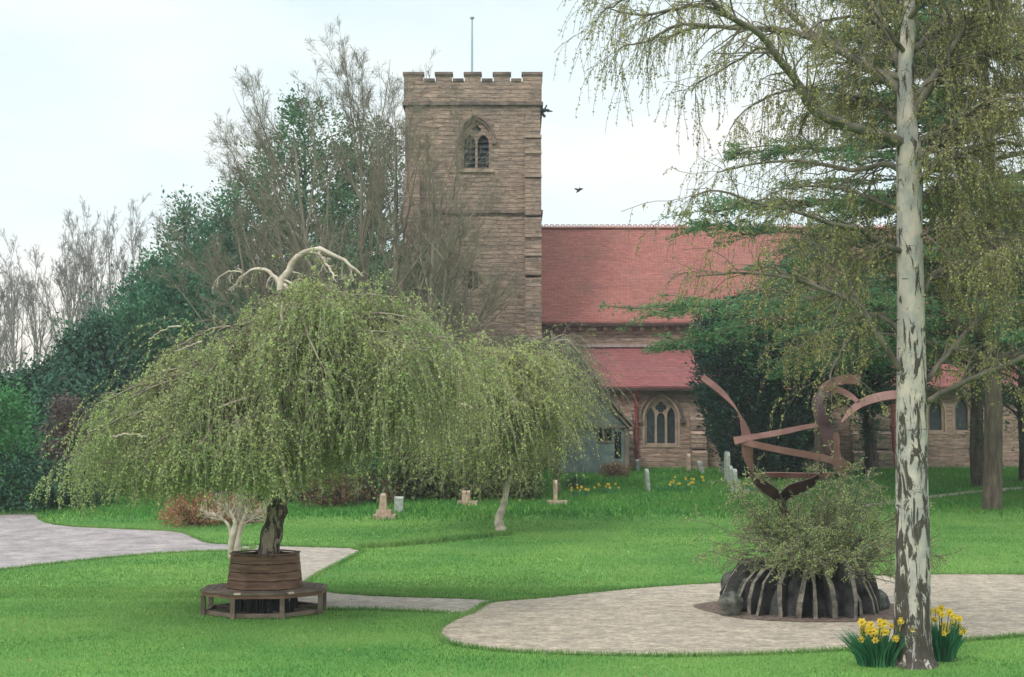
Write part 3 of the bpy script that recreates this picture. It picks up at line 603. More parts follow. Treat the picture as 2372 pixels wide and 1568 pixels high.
def bare_tree(name, label, base, H, seed, bark, lean=(0, 0, 1), r0=.3, forks=7, spread=.45, budm=None, budn=0, bud=.06, group=None, twigs=(7, 6, 6), trop=.06, fork_h=.25, cat='tree', minr=.008):
    rg = np.random.default_rng(seed); base = np.array(base, float)
    root = thing(name, base, label, cat, group)
    wd = M(); d = norm(np.array([lean], float))
    T = grow(rg, base[None]-[[0, 0, .2]], d, np.array([H*.75]), 12, .03, (0, 0, .02)); TR = taper(np.array([r0]), 12, .15); wd.tubes(T, TR, 8)
    lv = [(T, TR)]
    S1, D1, L1, r1 = spawn(rg, T, TR, forks, fork_h, .95, spread, .72, .62, .12)
    P1 = grow(rg, S1, D1, L1, 10, .06, (0, 0, trop)); R1 = np.maximum(taper(r1, 10, .15), minr); wd.tubes(P1, R1, 6)
    S2, D2, L2, r2 = spawn(rg, P1, R1, twigs[0], .12, .98, spread, .5, .6, .15); P2 = grow(rg, S2, D2, L2, 8, .08, (0, 0, trop)); R2 = np.maximum(taper(r2, 8, .2), minr); wd.tubes(P2, R2, 4)
    S3, D3, L3, r3 = spawn(rg, P2, R2, twigs[1], .1, 1, spread+.08, .5, .6, .2); P3 = grow(rg, S3, D3, L3, 6, .1, (0, 0, trop)); R3 = np.maximum(taper(r3, 6, .3), minr*.9); wd.tubes(P3, R3, 3)
    S4, D4, L4, r4 = spawn(rg, P3, R3, twigs[2], .1, 1, spread+.15, .55, .6, .2); L4 = np.maximum(L4, .25); P4 = grow(rg, S4, D4, L4, 4, .12, (0, 0, trop)); wd.tubes(P4, np.full((len(P4), 4), minr*.8), 3)
    wd.build('trunk', bark, root, True)
    if budm:
        c = M(); C, A = along(rg, P4, budn, .2, 1); leafy(rg, c, C, bud, .6, axis=A); c.build('crown', budm, root)
    return root
def envelope_tree(name, label, base, H, prof, n, q, size, foliage, seed, bark, spread=.35, lobes=.18, up=.8, group=None, cat='tree', z0=0., squash=1., asp=.5, inner=.3):
    """evergreen: tufts of small sprays spread through an uneven crown"""
    rg = np.random.default_rng(seed); base = np.array(base, float); root = thing(name, base, label, cat, group)
    tz = np.array([p[0] for p in prof]); tr = np.array([p[1] for p in prof])
    t = rg.uniform(0, 1, n*3); R = np.interp(t, tz, tr); k = rg.uniform(0, tr.max(), n*3) < R; t = t[k][:n]; R = R[k][:n]; n = len(t)
    ph = rg.uniform(0, 2*math.pi, n); a = rg.uniform(0, 6.3, 6)
    lob = 1+lobes*(np.sin(3*ph+a[0]+t*7)+.7*np.sin(5*ph+a[1]-t*13)+.6*np.sin(2*ph+a[2]+t*23))
    rr = R*lob*np.where(rg.uniform(0, 1, n) < inner, rg.uniform(.15, .8, n), rg.uniform(.8, 1.08, n))
    C = np.stack([base[0]+rr*np.cos(ph), base[1]+rr*np.sin(ph)*squash, base[2]+z0+t*(H-z0)], 1)
    out = np.stack([np.cos(ph), np.sin(ph), np.full(n, up)], 1); out = norm(out)
    sp = spread*rg.uniform(.5, 1.4, n)
    Q = np.repeat(C, q, 0)+rg.normal(0, 1, (n*q, 3))*np.repeat(sp, q)[:, None]*np.array([.6, .6, .8])+np.repeat(out, q, 0)*(rg.uniform(-.3, 1, n*q)*np.repeat(sp, q)*1.6)[:, None]
    lf = M(); leafy(rg, lf, Q, size, asp, axis=np.repeat(out, q, 0)*1.2); 
    tk = M(); P = np.stack([np.full(8, base[0]), np.full(8, base[1]), base[2]-.2+np.linspace(0, H*.9, 8)], 1); P[1:, :2] += rg.normal(0, .04, (7, 2)); tk.tubes(P, np.linspace(tr.max()*.09+.08, .04, 8), 7)
    ii = rg.choice(n, min(n, 160), replace=False); E = C[ii]; B0 = np.stack([np.full(len(ii), base[0]), np.full(len(ii), base[1]), np.maximum(base[2]+.5, E[:, 2]-np.linalg.norm(E[:, :2]-base[:2], axis=1)*.5)], 1)
    LP = B0[:, None]*(1-np.linspace(0, 1, 5)[None, :, None])+E[:, None]*np.linspace(0, 1, 5)[None, :, None]; tk.tubes(LP, taper(np.full(len(ii), .06), 5, .2), 4)
    tk.build('trunk', bark, root, True); lf.build('crown', foliage, root)
    return root

# ------------------------------------------------------------------ background trees, left
for i, (x, yt, Y, sd_, lb) in enumerate([(-30, 545, 92, 1, 'leafless tree cut by the left edge of the photo, above the dark hedge'), (35, 560, 98, 7, 'rounded leafless tree second from the left edge'), (95, 575, 104, 2, 'low twiggy leafless tree third from the left edge'), (150, 505, 96, 3, 'tall leafless tree with many upright limbs, left of the weeping cypress'), (205, 500, 104, 4, 'leafless tree rising behind the weeping dark cypress'), (262, 475, 97, 5, 'tallest leafless tree with a straight fine leader, behind the dark cypress'), (320, 485, 101, 8, 'leafless tree just left of the pointed conifer'), (375, 480, 106, 6, 'leafless tree whose top shows behind the pointed conifer')]):
    b = at(x, 1000, Y); b[2] = gz(Y)
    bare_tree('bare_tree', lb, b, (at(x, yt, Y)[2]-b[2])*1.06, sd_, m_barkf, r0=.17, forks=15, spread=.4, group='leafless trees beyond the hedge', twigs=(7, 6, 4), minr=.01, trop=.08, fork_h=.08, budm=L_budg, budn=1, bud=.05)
def conifer(x, yt, Y, rad, prof, n, seed, label, m=L_cy, size=.24, q=26, up=1.1, spread=.42, lob=.2, name='conifer', bark=m_barkd):
    b = at(x, 1000, Y); b[2] = gz(Y); H = at(x, yt, Y)[2]-b[2]
    return envelope_tree(name, label, b, H, [(a, r*rad) for a, r in prof], n, q, size, m, seed, bark, up=up, spread=spread, lobes=lob)
PC = [(0, .85), (.2, 1), (.5, .8), (.75, .48), (.92, .16), (1, .02)]
PR = [(0, .5), (.15, .85), (.4, 1), (.65, .95), (.85, .62), (1, .15)]
conifer(420, 455, 78, 3.0, PC, 800, 11, 'pointed dark green conifer rising above the left slope of trees')
conifer(345, 600, 74, 3.2, PC, 800, 12, 'broad dark green conifer behind the weeping cypress')
conifer(478, 505, 80, 2.4, PC, 500, 13, 'slender conifer tip between the pointed conifer and the ivy tree')
conifer(520, 440, 82, 3.0, PC, 650, 14, 'conifer with a ragged top at the left of the ivy-covered tree')
conifer(300, 720, 68, 3.0, PR, 650, 15, 'lower bushy evergreen in front of the conifers on the left')
conifer(430, 640, 70, 4.4, PR, 1000, 16, 'wide evergreen just behind the left side of the weeping birch')
conifer(565, 410, 84, 3.6, PR, 800, 17, 'rounded evergreen under the leftmost leafless twigs', m=L_iv)
conifer(700, 235, 86, 4.6, PR, 1500, 18, 'tall ivy-covered tree, dark green mass behind the leafless trees', m=L_iv, lob=.28, up=.6)
conifer(855, 270, 88, 3.4, PR, 1000, 19, 'ivy-covered tree close to the left edge of the tower', m=L_iv, lob=.3, up=.6)
conifer(780, 560, 80, 6.0, PR, 1000, 20, 'low spreading evergreen behind the top of the weeping birch', m=L_iv)
conifer(960, 590, 66, 2.0, PR, 420, 21, 'small dark green evergreen against the foot of the tower', m=L_iv)
conifer(1000, 800, 62, 3.0, PR, 350, 24, 'leafy evergreen shrub at the tower base behind the weeping trees', m=L_iv)
PW = [(0, .9), (.3, 1), (.6, .85), (.85, .5), (1, .1)]
conifer(210, 735, 60, 1.9, PW, 900, 22, 'dark weeping cypress with drooping sprays beside the dark hedge', m=L_hd, size=.19, q=44, up=-.9, spread=.3, lob=.1, name='cypress')
conifer(150, 860, 57, 1.7, PW, 600, 23, 'smaller dark cypress at the left, leaning into the hedge', m=L_hd, size=.18, q=44, up=-.9, spread=.3, lob=.1, name='cypress')
# dark hedge and shrubs at the left
def shrub(name, label, c, r, h, n, q, size, foliage, seed, cat='shrub', bark=m_barkd, twig=60, z0=.05, spread=.16, up=.3, group=None, sq=1.):
    rg = np.random.default_rng(seed); c = np.array(c, float); root = thing(name, c, label, cat, group)
    ph = rg.uniform(0, 6.283, n); u = rg.uniform(0, 1, n)**.6; t = rg.uniform(0, 1, n)**.8
    R = r*(.75+.25*np.sin(t*math.pi))*np.sqrt(np.clip(1-(t*.95)**2.4, 0, 1))*(1+.15*np.sin(3*ph+seed)+.1*np.sin(7*ph+5*t))
    C = np.stack([c[0]+R*u*np.cos(ph), c[1]+R*u*np.sin(ph)*sq, c[2]+z0+t*h], 1)
    Q = np.repeat(C, q, 0)+rg.normal(0, spread, (n*q, 3))
    Q[:, 2] = np.maximum(Q[:, 2], c[2]+.02)
    out = norm(np.stack([np.cos(ph), np.sin(ph), np.full(n, up)], 1))
    lf = M(); leafy(rg, lf, Q, size, .6, axis=np.repeat(out, q, 0)*.6); lf.build('foliage', foliage, root)
    ii = rg.choice(n, min(n, twig), replace=False); E = C[ii]; s = np.linspace(0, 1, 5)[None, :, None]; B0 = np.broadcast_to(c-[0, 0, .05], (len(ii), 3))+rg.normal(0, .08, (len(ii), 3))*[1, 1, 0]
    LP = B0[:, None]*(1-s)+E[:, None]*s; LP[:, 1:-1] += rg.normal(0, .06, (len(ii), 3, 3)); tk = M(); tk.tubes(LP, taper(np.full(len(ii), .022), 5, .25), 3); tk.build('stems', bark, root, True)
    return root
def hedge(name, label, x0, x1, Y, yt, yb, seed, foliage, dep=1.6, n=900, size=.2, cat='hedge'):
    rg = np.random.default_rng(seed); a, b = at(x0, yb, Y), at(x1, yb, Y); zt = at(x0, yt, Y)[2]; zb = float(gz(Y)); root = thing(name, ((a[0]+b[0])/2, Y, zb), label, cat)
    C = np.stack([rg.uniform(a[0], b[0], n), Y+rg.uniform(-1, 1, n)*dep/2, zb+(zt-zb)*rg.uniform(0, 1, n)**.8], 1); C[:, 2] += .25*np.sin(C[:, 0]*1.7+seed)*(C[:, 2]-zb)/(zt-zb)
    q = 26; Q = np.repeat(C, q, 0)+rg.normal(0, .28, (n*q, 3)); lf = M(); leafy(rg, lf, Q, size, .6, down=.3); lf.build('foliage', foliage, root)
    tk = M(); m = 40; X = rg.uniform(a[0], b[0], m); s = np.linspace(0, 1, 4); P = np.stack([X[:, None]+rg.normal(0, .1, (m, 4)), np.full((m, 4), Y)+rg.normal(0, .2, (m, 4)), zb-.1+(zt-zb)*.85*s[None].repeat(m, 0)], -1); tk.tubes(P, taper(np.full(m, .05), 4, .3), 4); tk.build('stems', m_barkd, root, True)
    return root
hedge('hedge', 'tall dark clipped hedge at the far left beneath the leafless trees', -420, 160, 63, 872, 1180, 31, L_hd, n=2000, size=.22)
hedge('hedge', 'low dark hedge under the left side of the weeping birch', 60, 420, 56, 1060, 1185, 32, L_hd, n=1200, size=.18, dep=2)
hedge('hedge', 'dim hedge behind the weeping birch trunk, right of the russet shrub', 400, 900, 53, 1040, 1180, 33, L_iv, n=1300, size=.18, dep=2)
hedge('hedge', 'brown-green hedge between the weeping trees in front of the tower foot', 880, 1230, 53.5, 1040, 1150, 34, L_bn2, n=900, size=.18, dep=1.5)
shrub('shrub', 'bright green leafy shrub at the left edge of the photo', G(-15, 1190)+[0, 1, 0], 1.3, 3.9, 170, 30, .13, L_br, 41, spread=.34)
shrub('shrub', 'purple-brown shrub between the bright green shrub and the cypress', G(80, 1180)+[0, 3.5, 0], 1.3, 3.8, 220, 24, .12, L_pu, 42)
shrub('shrub', 'dark shrub at the bend of the road, left edge', G(20, 1188)+[0, .6, 0], 1.9, 1.9, 260, 24, .12, L_hd, 43)
shrub('shrub', 'dark undergrowth beside the road below the left end of the weeping birch', G(150, 1182)+[0, 1.2, 0], 1.5, 1.6, 220, 24, .12, L_hd, 44)
shrub('shrub', 'orange russet shrub behind the pale bare shrub', G(440, 1222)+[0, .9, 0], 1.35, .95, 380, 16, .07, L_or, 45, spread=.12)
shrub('shrub', 'russet low shrub nearer the road, left of the pale bare shrub', G(545, 1222)+[0, 1.2, 0], .9, .85, 200, 14, .07, L_or, 46, spread=.1)
shrub('shrub', 'brown-leaved shrub just right of the leaning birch trunk', G(760, 1180)+[0, 1, 0], 1.3, 1.1, 220, 16, .08, L_bn, 47, spread=.12)
shrub('shrub', 'brown-leaved shrub behind the stone pillar headstone', G(850, 1172)+[0, 1.2, 0], 1.3, 1.0, 220, 16, .08, L_bn, 48, spread=.12)
shrub('shrub', 'small brown bush in front of the church porch', G(1425, 1108)+[0, .6, 0], .9, .5, 120, 14, .08, L_bn, 49, spread=.1)
shrub('shrub', 'small dark bush on the grass right of the edge-on headstone', G(1330, 1132), .45, .4, 60, 12, .07, L_iv, 50, spread=.08)

# ------------------------------------------------------------------ leafless trees beside the tower
for x, yt, Y, sd_, ln, sp, fk, lb in [(850, 85, 62, 71, (-.02, 0, 1), .3, 17, 'tallest leafless tree, with bleached limbs, just left of the tower'),
        (790, 110, 60, 72, (-.1, 0, 1), .36, 17, 'leafless tree with a narrow twiggy top, second tallest of the group by the tower'),
        (905, 150, 60, 73, (.03, 0, 1), .36, 16, 'leafless tree whose twigs veil the left edge of the tower'),
        (730, 250, 63, 74, (-.2, 0, 1), .45, 17, 'leafless tree leaning left above the weeping birch crown'),
        (690, 360, 61, 76, (-.32, 0, 1), .5, 16, 'wide twiggy tree at the left end of the group by the tower'),
        (960, 250, 57, 79, (.1, 0, 1), .42, 17, 'olive-twigged leafless tree in front of the middle of the tower'),
        (990, 420, 55, 75, (.12, 0, 1), .55, 15, 'lower leafless tree with olive twigs in front of the tower foot')]:
    b = at(x, 1000, Y); b[2] = gz(Y)
    bare_tree('bare_tree', lb, b, (at(x, yt, Y)[2]-b[2])*1.1, sd_, m_barko, lean=ln, r0=.21, forks=fk-4, spread=sp+.12, group='leafless trees beside the tower', twigs=(9, 7, 6), budm=L_bud, budn=1, bud=.045, minr=.0055, fork_h=.15, trop=.04)
b = at(1022, 1000, 84); b[2] = gz(84)
bare_tree('bare_tree', 'leafless tree behind the tower, its tip showing above the battlements', b, at(1022, 118, 84)[2]-b[2], 77, m_barkf, r0=.15, forks=12, spread=.25, twigs=(6, 5, 4), minr=.01, budm=L_budg, budn=2, bud=.1)

# ------------------------------------------------------------------ weeping trees
def weeping(name, label, trunk, tr_r, centre, ztop, reach, zend, zbot, nl, n2, n3, leafn, size, leafm, barkm, twigm, seed, cat='tree', twr=.004, apex=.45, drop=None, rise=.28, bend=-.42, hem=0.):
    rg = np.random.default_rng(seed); base = trunk[0]; root = thing(name, base, label, cat)
    tp = spline(np.column_stack([trunk, tr_r]), 40); wd = M(); rad = tp[:, 3]*(1+.12*np.sin(np.arange(40)*1.9)+rg.normal(0, .05, 40)); wd.tubes(tp[:, :3], rad, 14)
    wd.build('trunk', barkm, root, True)
    ph = np.linspace(0, 2*math.pi, nl, endpoint=False)+rg.normal(0, .15, nl); u = rg.uniform(.3, 1, nl)**.6; R = reach(ph)*u
    k = rg.uniform(.45, 1, nl); i = (k*39).astype(int); S0 = tp[i, :3]
    E = np.stack([centre[0]+R*np.cos(ph), centre[1]+R*np.sin(ph), ztop-(drop(ph, u, rg) if drop else (ztop-zend)*(u**2.0)*rg.uniform(.6, 1.05, nl))], 1)
    Mx = (S0+E)/2; Mx[:, :2] = S0[:, :2]*(1-apex)+E[:, :2]*apex; Mx[:, 2] = np.minimum(ztop+.15, np.maximum(S0[:, 2], E[:, 2])+.25+R*rise*rg.uniform(.5, 1.3, nl))
    if drop: Mx[:, 2] = np.where(np.cos(ph) < .15, np.minimum(Mx[:, 2], .5*S0[:, 2]+.5*E[:, 2]+.3), Mx[:, 2])
    s = np.linspace(0, 1, 12)[None, :, None]; P1 = S0[:, None]*(1-s)**2+2*Mx[:, None]*s*(1-s)+E[:, None]*s**2; P1[:, 1:] += np.cumsum(rg.normal(0, .03, (nl, 11, 3)), 1)
    sc = (ztop-zbot)/5
    R1 = taper(np.full(nl, .05*sc)*rg.uniform(.7, 1.3, nl), 12, .2); br = M(); br.tubes(P1, R1, 6)
    S2, D2, L2, r2 = spawn(rg, P1, R1, n2, .15, 1, .8, .42, .5, .25, .6); P2 = grow(rg, S2, D2, L2, 8, .12, (0, 0, -.16)); R2 = taper(r2, 8, .3); br.tubes(P2, R2, 4)
    br.build('branches', twigm, root, True)
    S3, D3, L3, r3 = spawn(rg, P2, R2, n3, .1, 1, .6, .4, .5, .3); Pa, _ = along(rg, P1, max(1, n3), .3, 1.); S3 = np.vstack([S3, Pa]); 
    fld = np.sin(S3[:, 0]*2.3+seed)*np.sin(S3[:, 2]*2.9+S3[:, 1]*1.3)+.5*np.sin(S3[:, 0]*5.1-S3[:, 2]*3.7+S3[:, 1]*2)
    S3 = S3[(fld > -.42) | (rg.uniform(0, 1, len(S3)) < .16)]
    n = len(S3); D3 = rg.normal(0, .8, (n, 3)); D3[:, 2] = D3[:, 2]*.5-.1; rr_ = np.hypot(S3[:, 0]-centre[0], S3[:, 1]-centre[1]); mx = np.maximum(S3[:, 2]-zbot-rg.exponential(.15, n)*sc-hem*np.clip(1.6-rr_/2.2, 0, 1)-.12*hem*np.sin(S3[:, 0]*3.1), .25); L3 = np.minimum(rg.uniform(.4, 2.7, n)**1.0*sc, mx)
    P3 = grow(rg, S3, D3, L3, 8, .16, (0, 0, bend*rg.uniform(.5, 1.)))
    tw = M(); tw.tubes(P3, np.full((n, 8), twr), 3); tw.build('twigs', twigm, root)
    C, A = along(rg, P3, leafn, .05, 1); lf = M(); leafy(rg, lf, C, size, .6, down=.7, jit=.02*sc); lf.build('crown', leafm, root)
    return root, P1
Yb = G(612, 1420)[1]
tb = np.array([G(618, 1440)*0+at(618, 1400, Yb), at(622, 1280, Yb), at(638, 1200, Yb), at(652, 1130, Yb), at(646, 1040, Yb), at(618, 930, Yb), at(610, 830, Yb), at(632, 740, Yb), at(655, 660, Yb)])
tb[0][2] = .02
def reach1(p):
    c = np.cos(p); return np.where(c < 0, 3.0+1.05*np.abs(c)**1.5, 3.3+.7*c)
wbirch, WL = weeping('weeping_birch', 'large weeping birch with a dark leaning trunk growing through the round wooden bench', tb, np.array([.25, .2, .175, .19, .12, .1, .085, .07, .06]), (tb[-1][0]+.1, Yb), at(650, 640, Yb)[2], reach1, 2.9, at(600, 1198, Yb)[2], 105, 13, 10, 32, .048, L_wb, m_wbirch, m_barko, 101, rise=.1, bend=-.46, hem=.42,
    drop=lambda p, u, rg: np.where(np.cos(p) < .15, 3.5*u**1.25, 1.7*u**2.2)*rg.uniform(.88, 1.1, len(p)))
def bleached(root, lines, Y, m=m_pale, tw=True, seed=3):
    rg = np.random.default_rng(seed)
    for pts, r0, r1, dy in lines:
        o = M(); P = np.array([at(x, y, Y+dy*k/(len(pts)-1)) for k, (x, y) in enumerate(pts)]); P = spline(P, 16); P[1:-1] += rg.normal(0, .012, (14, 3)); R = np.linspace(r0, r1, 16); o.tubes(P, R, 7)
        if tw:
            S2, D2, L2, r2 = spawn(rg, P[None], R[None], 9, .1, 1, .9, .3, .4, .3); D2[:, 2] -= .5; P2 = grow(rg, S2, D2, L2, 6, .2, (0, 0, -.2)); o.tubes(P2, np.maximum(taper(r2, 6, .3), .006), 4)
            S3, D3, L3, r3 = spawn(rg, P2, taper(r2, 6, .3), 4, .1, 1, .8, .6, .5, .3); P3 = grow(rg, S3, D3, L3, 5, .2, (0, 0, -.15)); o.tubes(P3, np.full((len(P3), 5), .005), 3)
        o.build('dead_limb', m, root, True)
bleached(wbirch, [([(648, 700), (652, 660), (668, 622), (695, 590), (732, 577), (772, 592), (812, 612), (840, 640)], .085, .02, -.3), ([(652, 665), (625, 630), (592, 622), (562, 640), (540, 662)], .045, .012, .4), ([(655, 655), (668, 668), (682, 692), (695, 712)], .04, .015, -.5), ([(735, 580), (750, 605), (765, 625), (772, 645)], .03, .012, -.6), ([(560, 632), (535, 628), (505, 645), (490, 668)], .018, .008, .3), ([(640, 700), (640, 730), (652, 760)], .03, .012, -.8)], Yb-.4)
bleached(wbirch, [([(895, 830), (925, 838), (950, 855), (965, 880)], .025, .008, -.2), ([(260, 1010), (300, 1006), (345, 1010)], .022, .01, 0), ([(500, 945), (560, 925), (590, 918)], .02, .03, .4), ([(1065, 935), (1095, 945)], .015, .01, 0), ([(690, 880), (720, 884), (705, 870)], .018, .02, 0), ([(470, 790), (440, 800), (405, 815)], .02, .01, .2), ([(420, 755), (385, 762), (345, 785)], .018, .008, .2), ([(655, 700), (650, 760), (645, 800)], .02, .012, .2), ([(560, 960), (530, 990), (505, 1010)], .015, .008, .2)], Yb-2.2, tw=False, seed=5)
b2 = G(1160, 1231)
t2 = np.array([b2, at(1155, 1200, b2[1]), at(1166, 1170, b2[1]), at(1175, 1120, b2[1]), at(1190, 1040, b2[1]), at(1200, 940, b2[1]), at(1210, 860, b2[1])])
weeping('weeping_tree', 'smaller yellow-green weeping tree with a slim forked trunk in the middle of the lawn', t2, np.array([.17, .13, .11, .09, .08, .07, .05]), (t2[-1][0]-1.0, b2[1]), at(1200, 765, b2[1])[2], lambda p: 2.4+.1*np.cos(p), 3.2, at(1160, 1182, b2[1])[2], 52, 10, 9, 22, .07, L_w2, m_pale, m_barko, 102, twr=.005)
b3 = G(1300, 1140); b3[0] = at(1290, 1140, 56)[0]; b3[1] = 56; b3[2] = gz(56)
t3 = np.array([b3, at(1290, 1080, 56), at(1292, 980, 56), at(1280, 860, 56), at(1270, 790, 56)])
weeping('weeping_tree', 'grey-green airy tree between the tower and the church porch', t3, np.array([.14, .11, .09, .07, .05]), (t3[-1][0]-1.1, 56), at(1270, 735, 56)[2], lambda p: 3.0+.1*np.cos(p), 4.0, at(1160, 1110, 56)[2], 44, 8, 7, 17, .075, L_w3, m_bark, m_barko, 103, twr=.007)
# fork of the small weeping tree, and the pale bare shrub behind the bench
b4 = G(540, 1284); b4 = G(541, 1292)
def pale_shrub():
    rg = np.random.default_rng(9); root = thing('bare_shrub', b4, 'pale bare multi-stemmed shrub standing behind the wooden bench', 'shrub'); o = M(); Y = b4[1]
    st = [([(535, 1292), (536, 1255), (545, 1215), (530, 1180), (515, 1155)], .095), ([(545, 1292), (550, 1250), (558, 1215), (572, 1180), (580, 1150)], .1), ([(540, 1290), (538, 1240), (552, 1200), (556, 1170), (552, 1140)], .1), ([(553, 1290), (554, 1240), (572, 1205), (600, 1185), (618, 1175)], .06), ([(536, 1270), (532, 1225), (512, 1200), (492, 1190), (478, 1188)], .05)]
    for k, (p, r) in enumerate(st):
        P = np.array([at(x, y, Y+(k-2)*.12*j/4) for j, (x, y) in enumerate(p)]); P[0, 2] = b4[2]-.05; P = spline(P, 14); R = np.linspace(r, .02, 14); o.tubes(P, R*(1+rg.normal(0, .08, 14)), 8)
        S2, D2, L2, r2 = spawn(rg, P[None], np.minimum(R, .05)[None], 20, .4, 1, .75, .38, .5, .2); P2 = grow(rg, S2, D2, L2, 7, .12, (0, 0, .06)); R2 = np.maximum(taper(r2, 7, .3), .007); o.tubes(P2, R2, 4)
        S3, D3, L3, r3 = spawn(rg, P2, R2, 6, .2, 1, .6, .6, .5, .2); P3 = grow(rg, S3, D3, L3, 5, .15, (0, 0, .05)); o.tubes(P3, np.full((len(P3), 5), .0065), 3)
    o.build('stems', m_pale, root, True)
pale_shrub()

# ------------------------------------------------------------------ cedar and yews, right
def cedar():
    rg = np.random.default_rng(55); Y = 50; b = at(2292, 1000, Y); b[2] = gz(Y); root = thing('cedar_tree', b, 'huge cedar with layered dark boughs behind the silver birch', 'tree')
    T = spline(np.array([b-[0, 0, .3], at(2300, 900, Y), at(2285, 650, Y), at(2290, 400, Y), at(2275, 150, Y), at(2270, -150, Y), at(2268, -420, Y)]), 30); TR = np.linspace(.34, .14, 30); wd = M(); wd.tubes(T, TR, 12)
    n = 120; k = rg.uniform(.2, 1, n); i = (k*29).astype(int); ph = np.concatenate([rg.uniform(math.pi*.6, math.pi*1.5, n//2+10), rg.uniform(0, 6.283, n-n//2-10)]); S0 = T[i]
    L = (11.0-6.5*k)*rg.uniform(.6, 1.05, n); D = np.stack([np.cos(ph), np.sin(ph), np.full(n, .28)], 1)
    P1 = grow(rg, S0, D, L, 12, .05, (0, 0, -.035))
    ex = [([(2288, 690), (2100, 690), (1900, 690), (1700, 700), (1580, 712), (1485, 738)], -5), ([(2288, 740), (2050, 730), (1800, 742), (1650, 775), (1565, 812)], -4), ([(2284, 300), (2150, 330), (1980, 345), (1850, 345), (1715, 352)], -3), ([(2284, 430), (2100, 455), (1900, 470), (1760, 475), (1630, 492)], -4), ([(2284, 560), (2100, 560), (1900, 545), (1750, 530), (1640, 520)], -2), ([(2280, 200), (2150, 225), (2020, 230), (1900, 240)], -3), ([(2280, 60), (2150, 75), (2020, 85), (1930, 70)], -2), ([(2284, 480), (2330, 500), (2400, 520), (2500, 560)], -3)]
    EX = np.array([spline(np.array([at(x, y, Y+d*i_/(len(p)-1)) for i_, (x, y) in enumerate(p)]), 12) for p, d in ex for _ in (0, 1)]); EX[1::2] += rg.normal(0, .12, EX[1::2].shape)*np.linspace(0, 1, 12)[None, :, None]
    P1 = np.concatenate([P1, EX]); n = len(P1); R1 = taper(np.full(n, .12)*rg.uniform(.6, 1.2, n), 12, .15); wd.tubes(P1, R1, 6)
    S2, D2, L2, r2 = spawn(rg, P1, R1, 19, .18, 1, .95, .27, .45, .15, .12); P2 = grow(rg, S2, D2, L2, 7, .08, (0, 0, -.02)); R2 = np.maximum(taper(r2, 7, .2), .012); wd.tubes(P2, R2, 4)
    wd.build('trunk', m_barkc, root, True)
    S3, D3, L3, r3 = spawn(rg, P2, R2, 9, .1, 1, .9, .42, .5, .2, .2); L3 = np.maximum(L3, .3); P3 = grow(rg, S3, D3, L3, 5, .1, (0, 0, -.06)); lf = M(); lf.tubes(P3, np.full((len(P3), 5), .01), 3)
    C, A = along(rg, P3, 9, .0, 1); leafy(rg, lf, C, .15, .32, axis=A*.8, jit=.06, down=.2)
    lf.build('crown', L_ce, root)
cedar()
PY = [(0, .42), (.12, .66), (.32, .96), (.5, 1), (.88, 1), (.95, .7), (1, .3)]
b = at(1768, 1000, 62); b[2] = gz(62); envelope_tree('yew_tree', 'dense near-black yew with a narrow foot in front of the church aisle', b, at(1768, 690, 62)[2]-b[2], [(a, r*2.6) for a, r in PY], 1900, 30, .16, L_ye, 61, m_barkd, spread=.2, lobes=.035, up=.4, inner=.35)
b = at(2010, 1000, 63); b[2] = gz(63); envelope_tree('yew_tree', 'dark evergreen half hidden by the birch trunk, right of the narrow-footed yew', b, at(2010, 640, 63)[2]-b[2], [(a, r*2.7) for a, r in [(0, 0), (.35, .1), (.42, .8), (.6, 1), (.85, .7), (1, .2)]], 800, 28, .17, L_cy, 62, m_barkd, spread=.3, lobes=.15, up=.4)
b = at(1900, 1000, 60); b[2] = gz(60); envelope_tree('holly_tree', 'glossy green tree behind the drooping birch twigs, above the yew', b, at(1900, 560, 60)[2]-b[2], [(a, r*3.4) for a, r in [(0, 0), (.4, .05), (.46, .7), (.65, 1), (.85, .75), (1, .15)]], 900, 26, .15, L_iv, 63, m_barkd, spread=.32, lobes=.25, up=.4)
b = at(2265, 1000, 58); b[2] = gz(58); envelope_tree('holly_tree', 'olive green tree between the silver birch and the cedar trunk', b, at(2265, 430, 58)[2]-b[2], [(a, r*2.9) for a, r in [(0, 0), (.4, .05), (.46, .6), (.65, 1), (.85, .75), (1, .15)]], 700, 24, .15, L_iv, 65, m_barkd, spread=.36, lobes=.3, up=.4)
b = at(2372, 1000, 60); b[2] = gz(60); envelope_tree('evergreen_tree', 'dark evergreen at the right edge in front of the chancel roof', b, at(2372, 470, 60)[2]-b[2], [(a, r*2.7) for a, r in [(0, 0), (.22, .05), (.3, .6), (.5, 1), (.8, .85), (1, .15)]], 800, 26, .15, L_cy, 66, m_barkd, spread=.38, lobes=.3, up=.3)
b = at(2440, 1000, 56); b[2] = gz(56)
bare_tree('bare_tree', 'leafless tangle of twigs at the right edge beyond the silver birch', b, 8.5, 64, m_bark, lean=(-.2, 0, 1), r0=.16, forks=12, spread=.8, twigs=(8, 6, 5), budm=L_bud, budn=2, bud=.06, fork_h=.15)

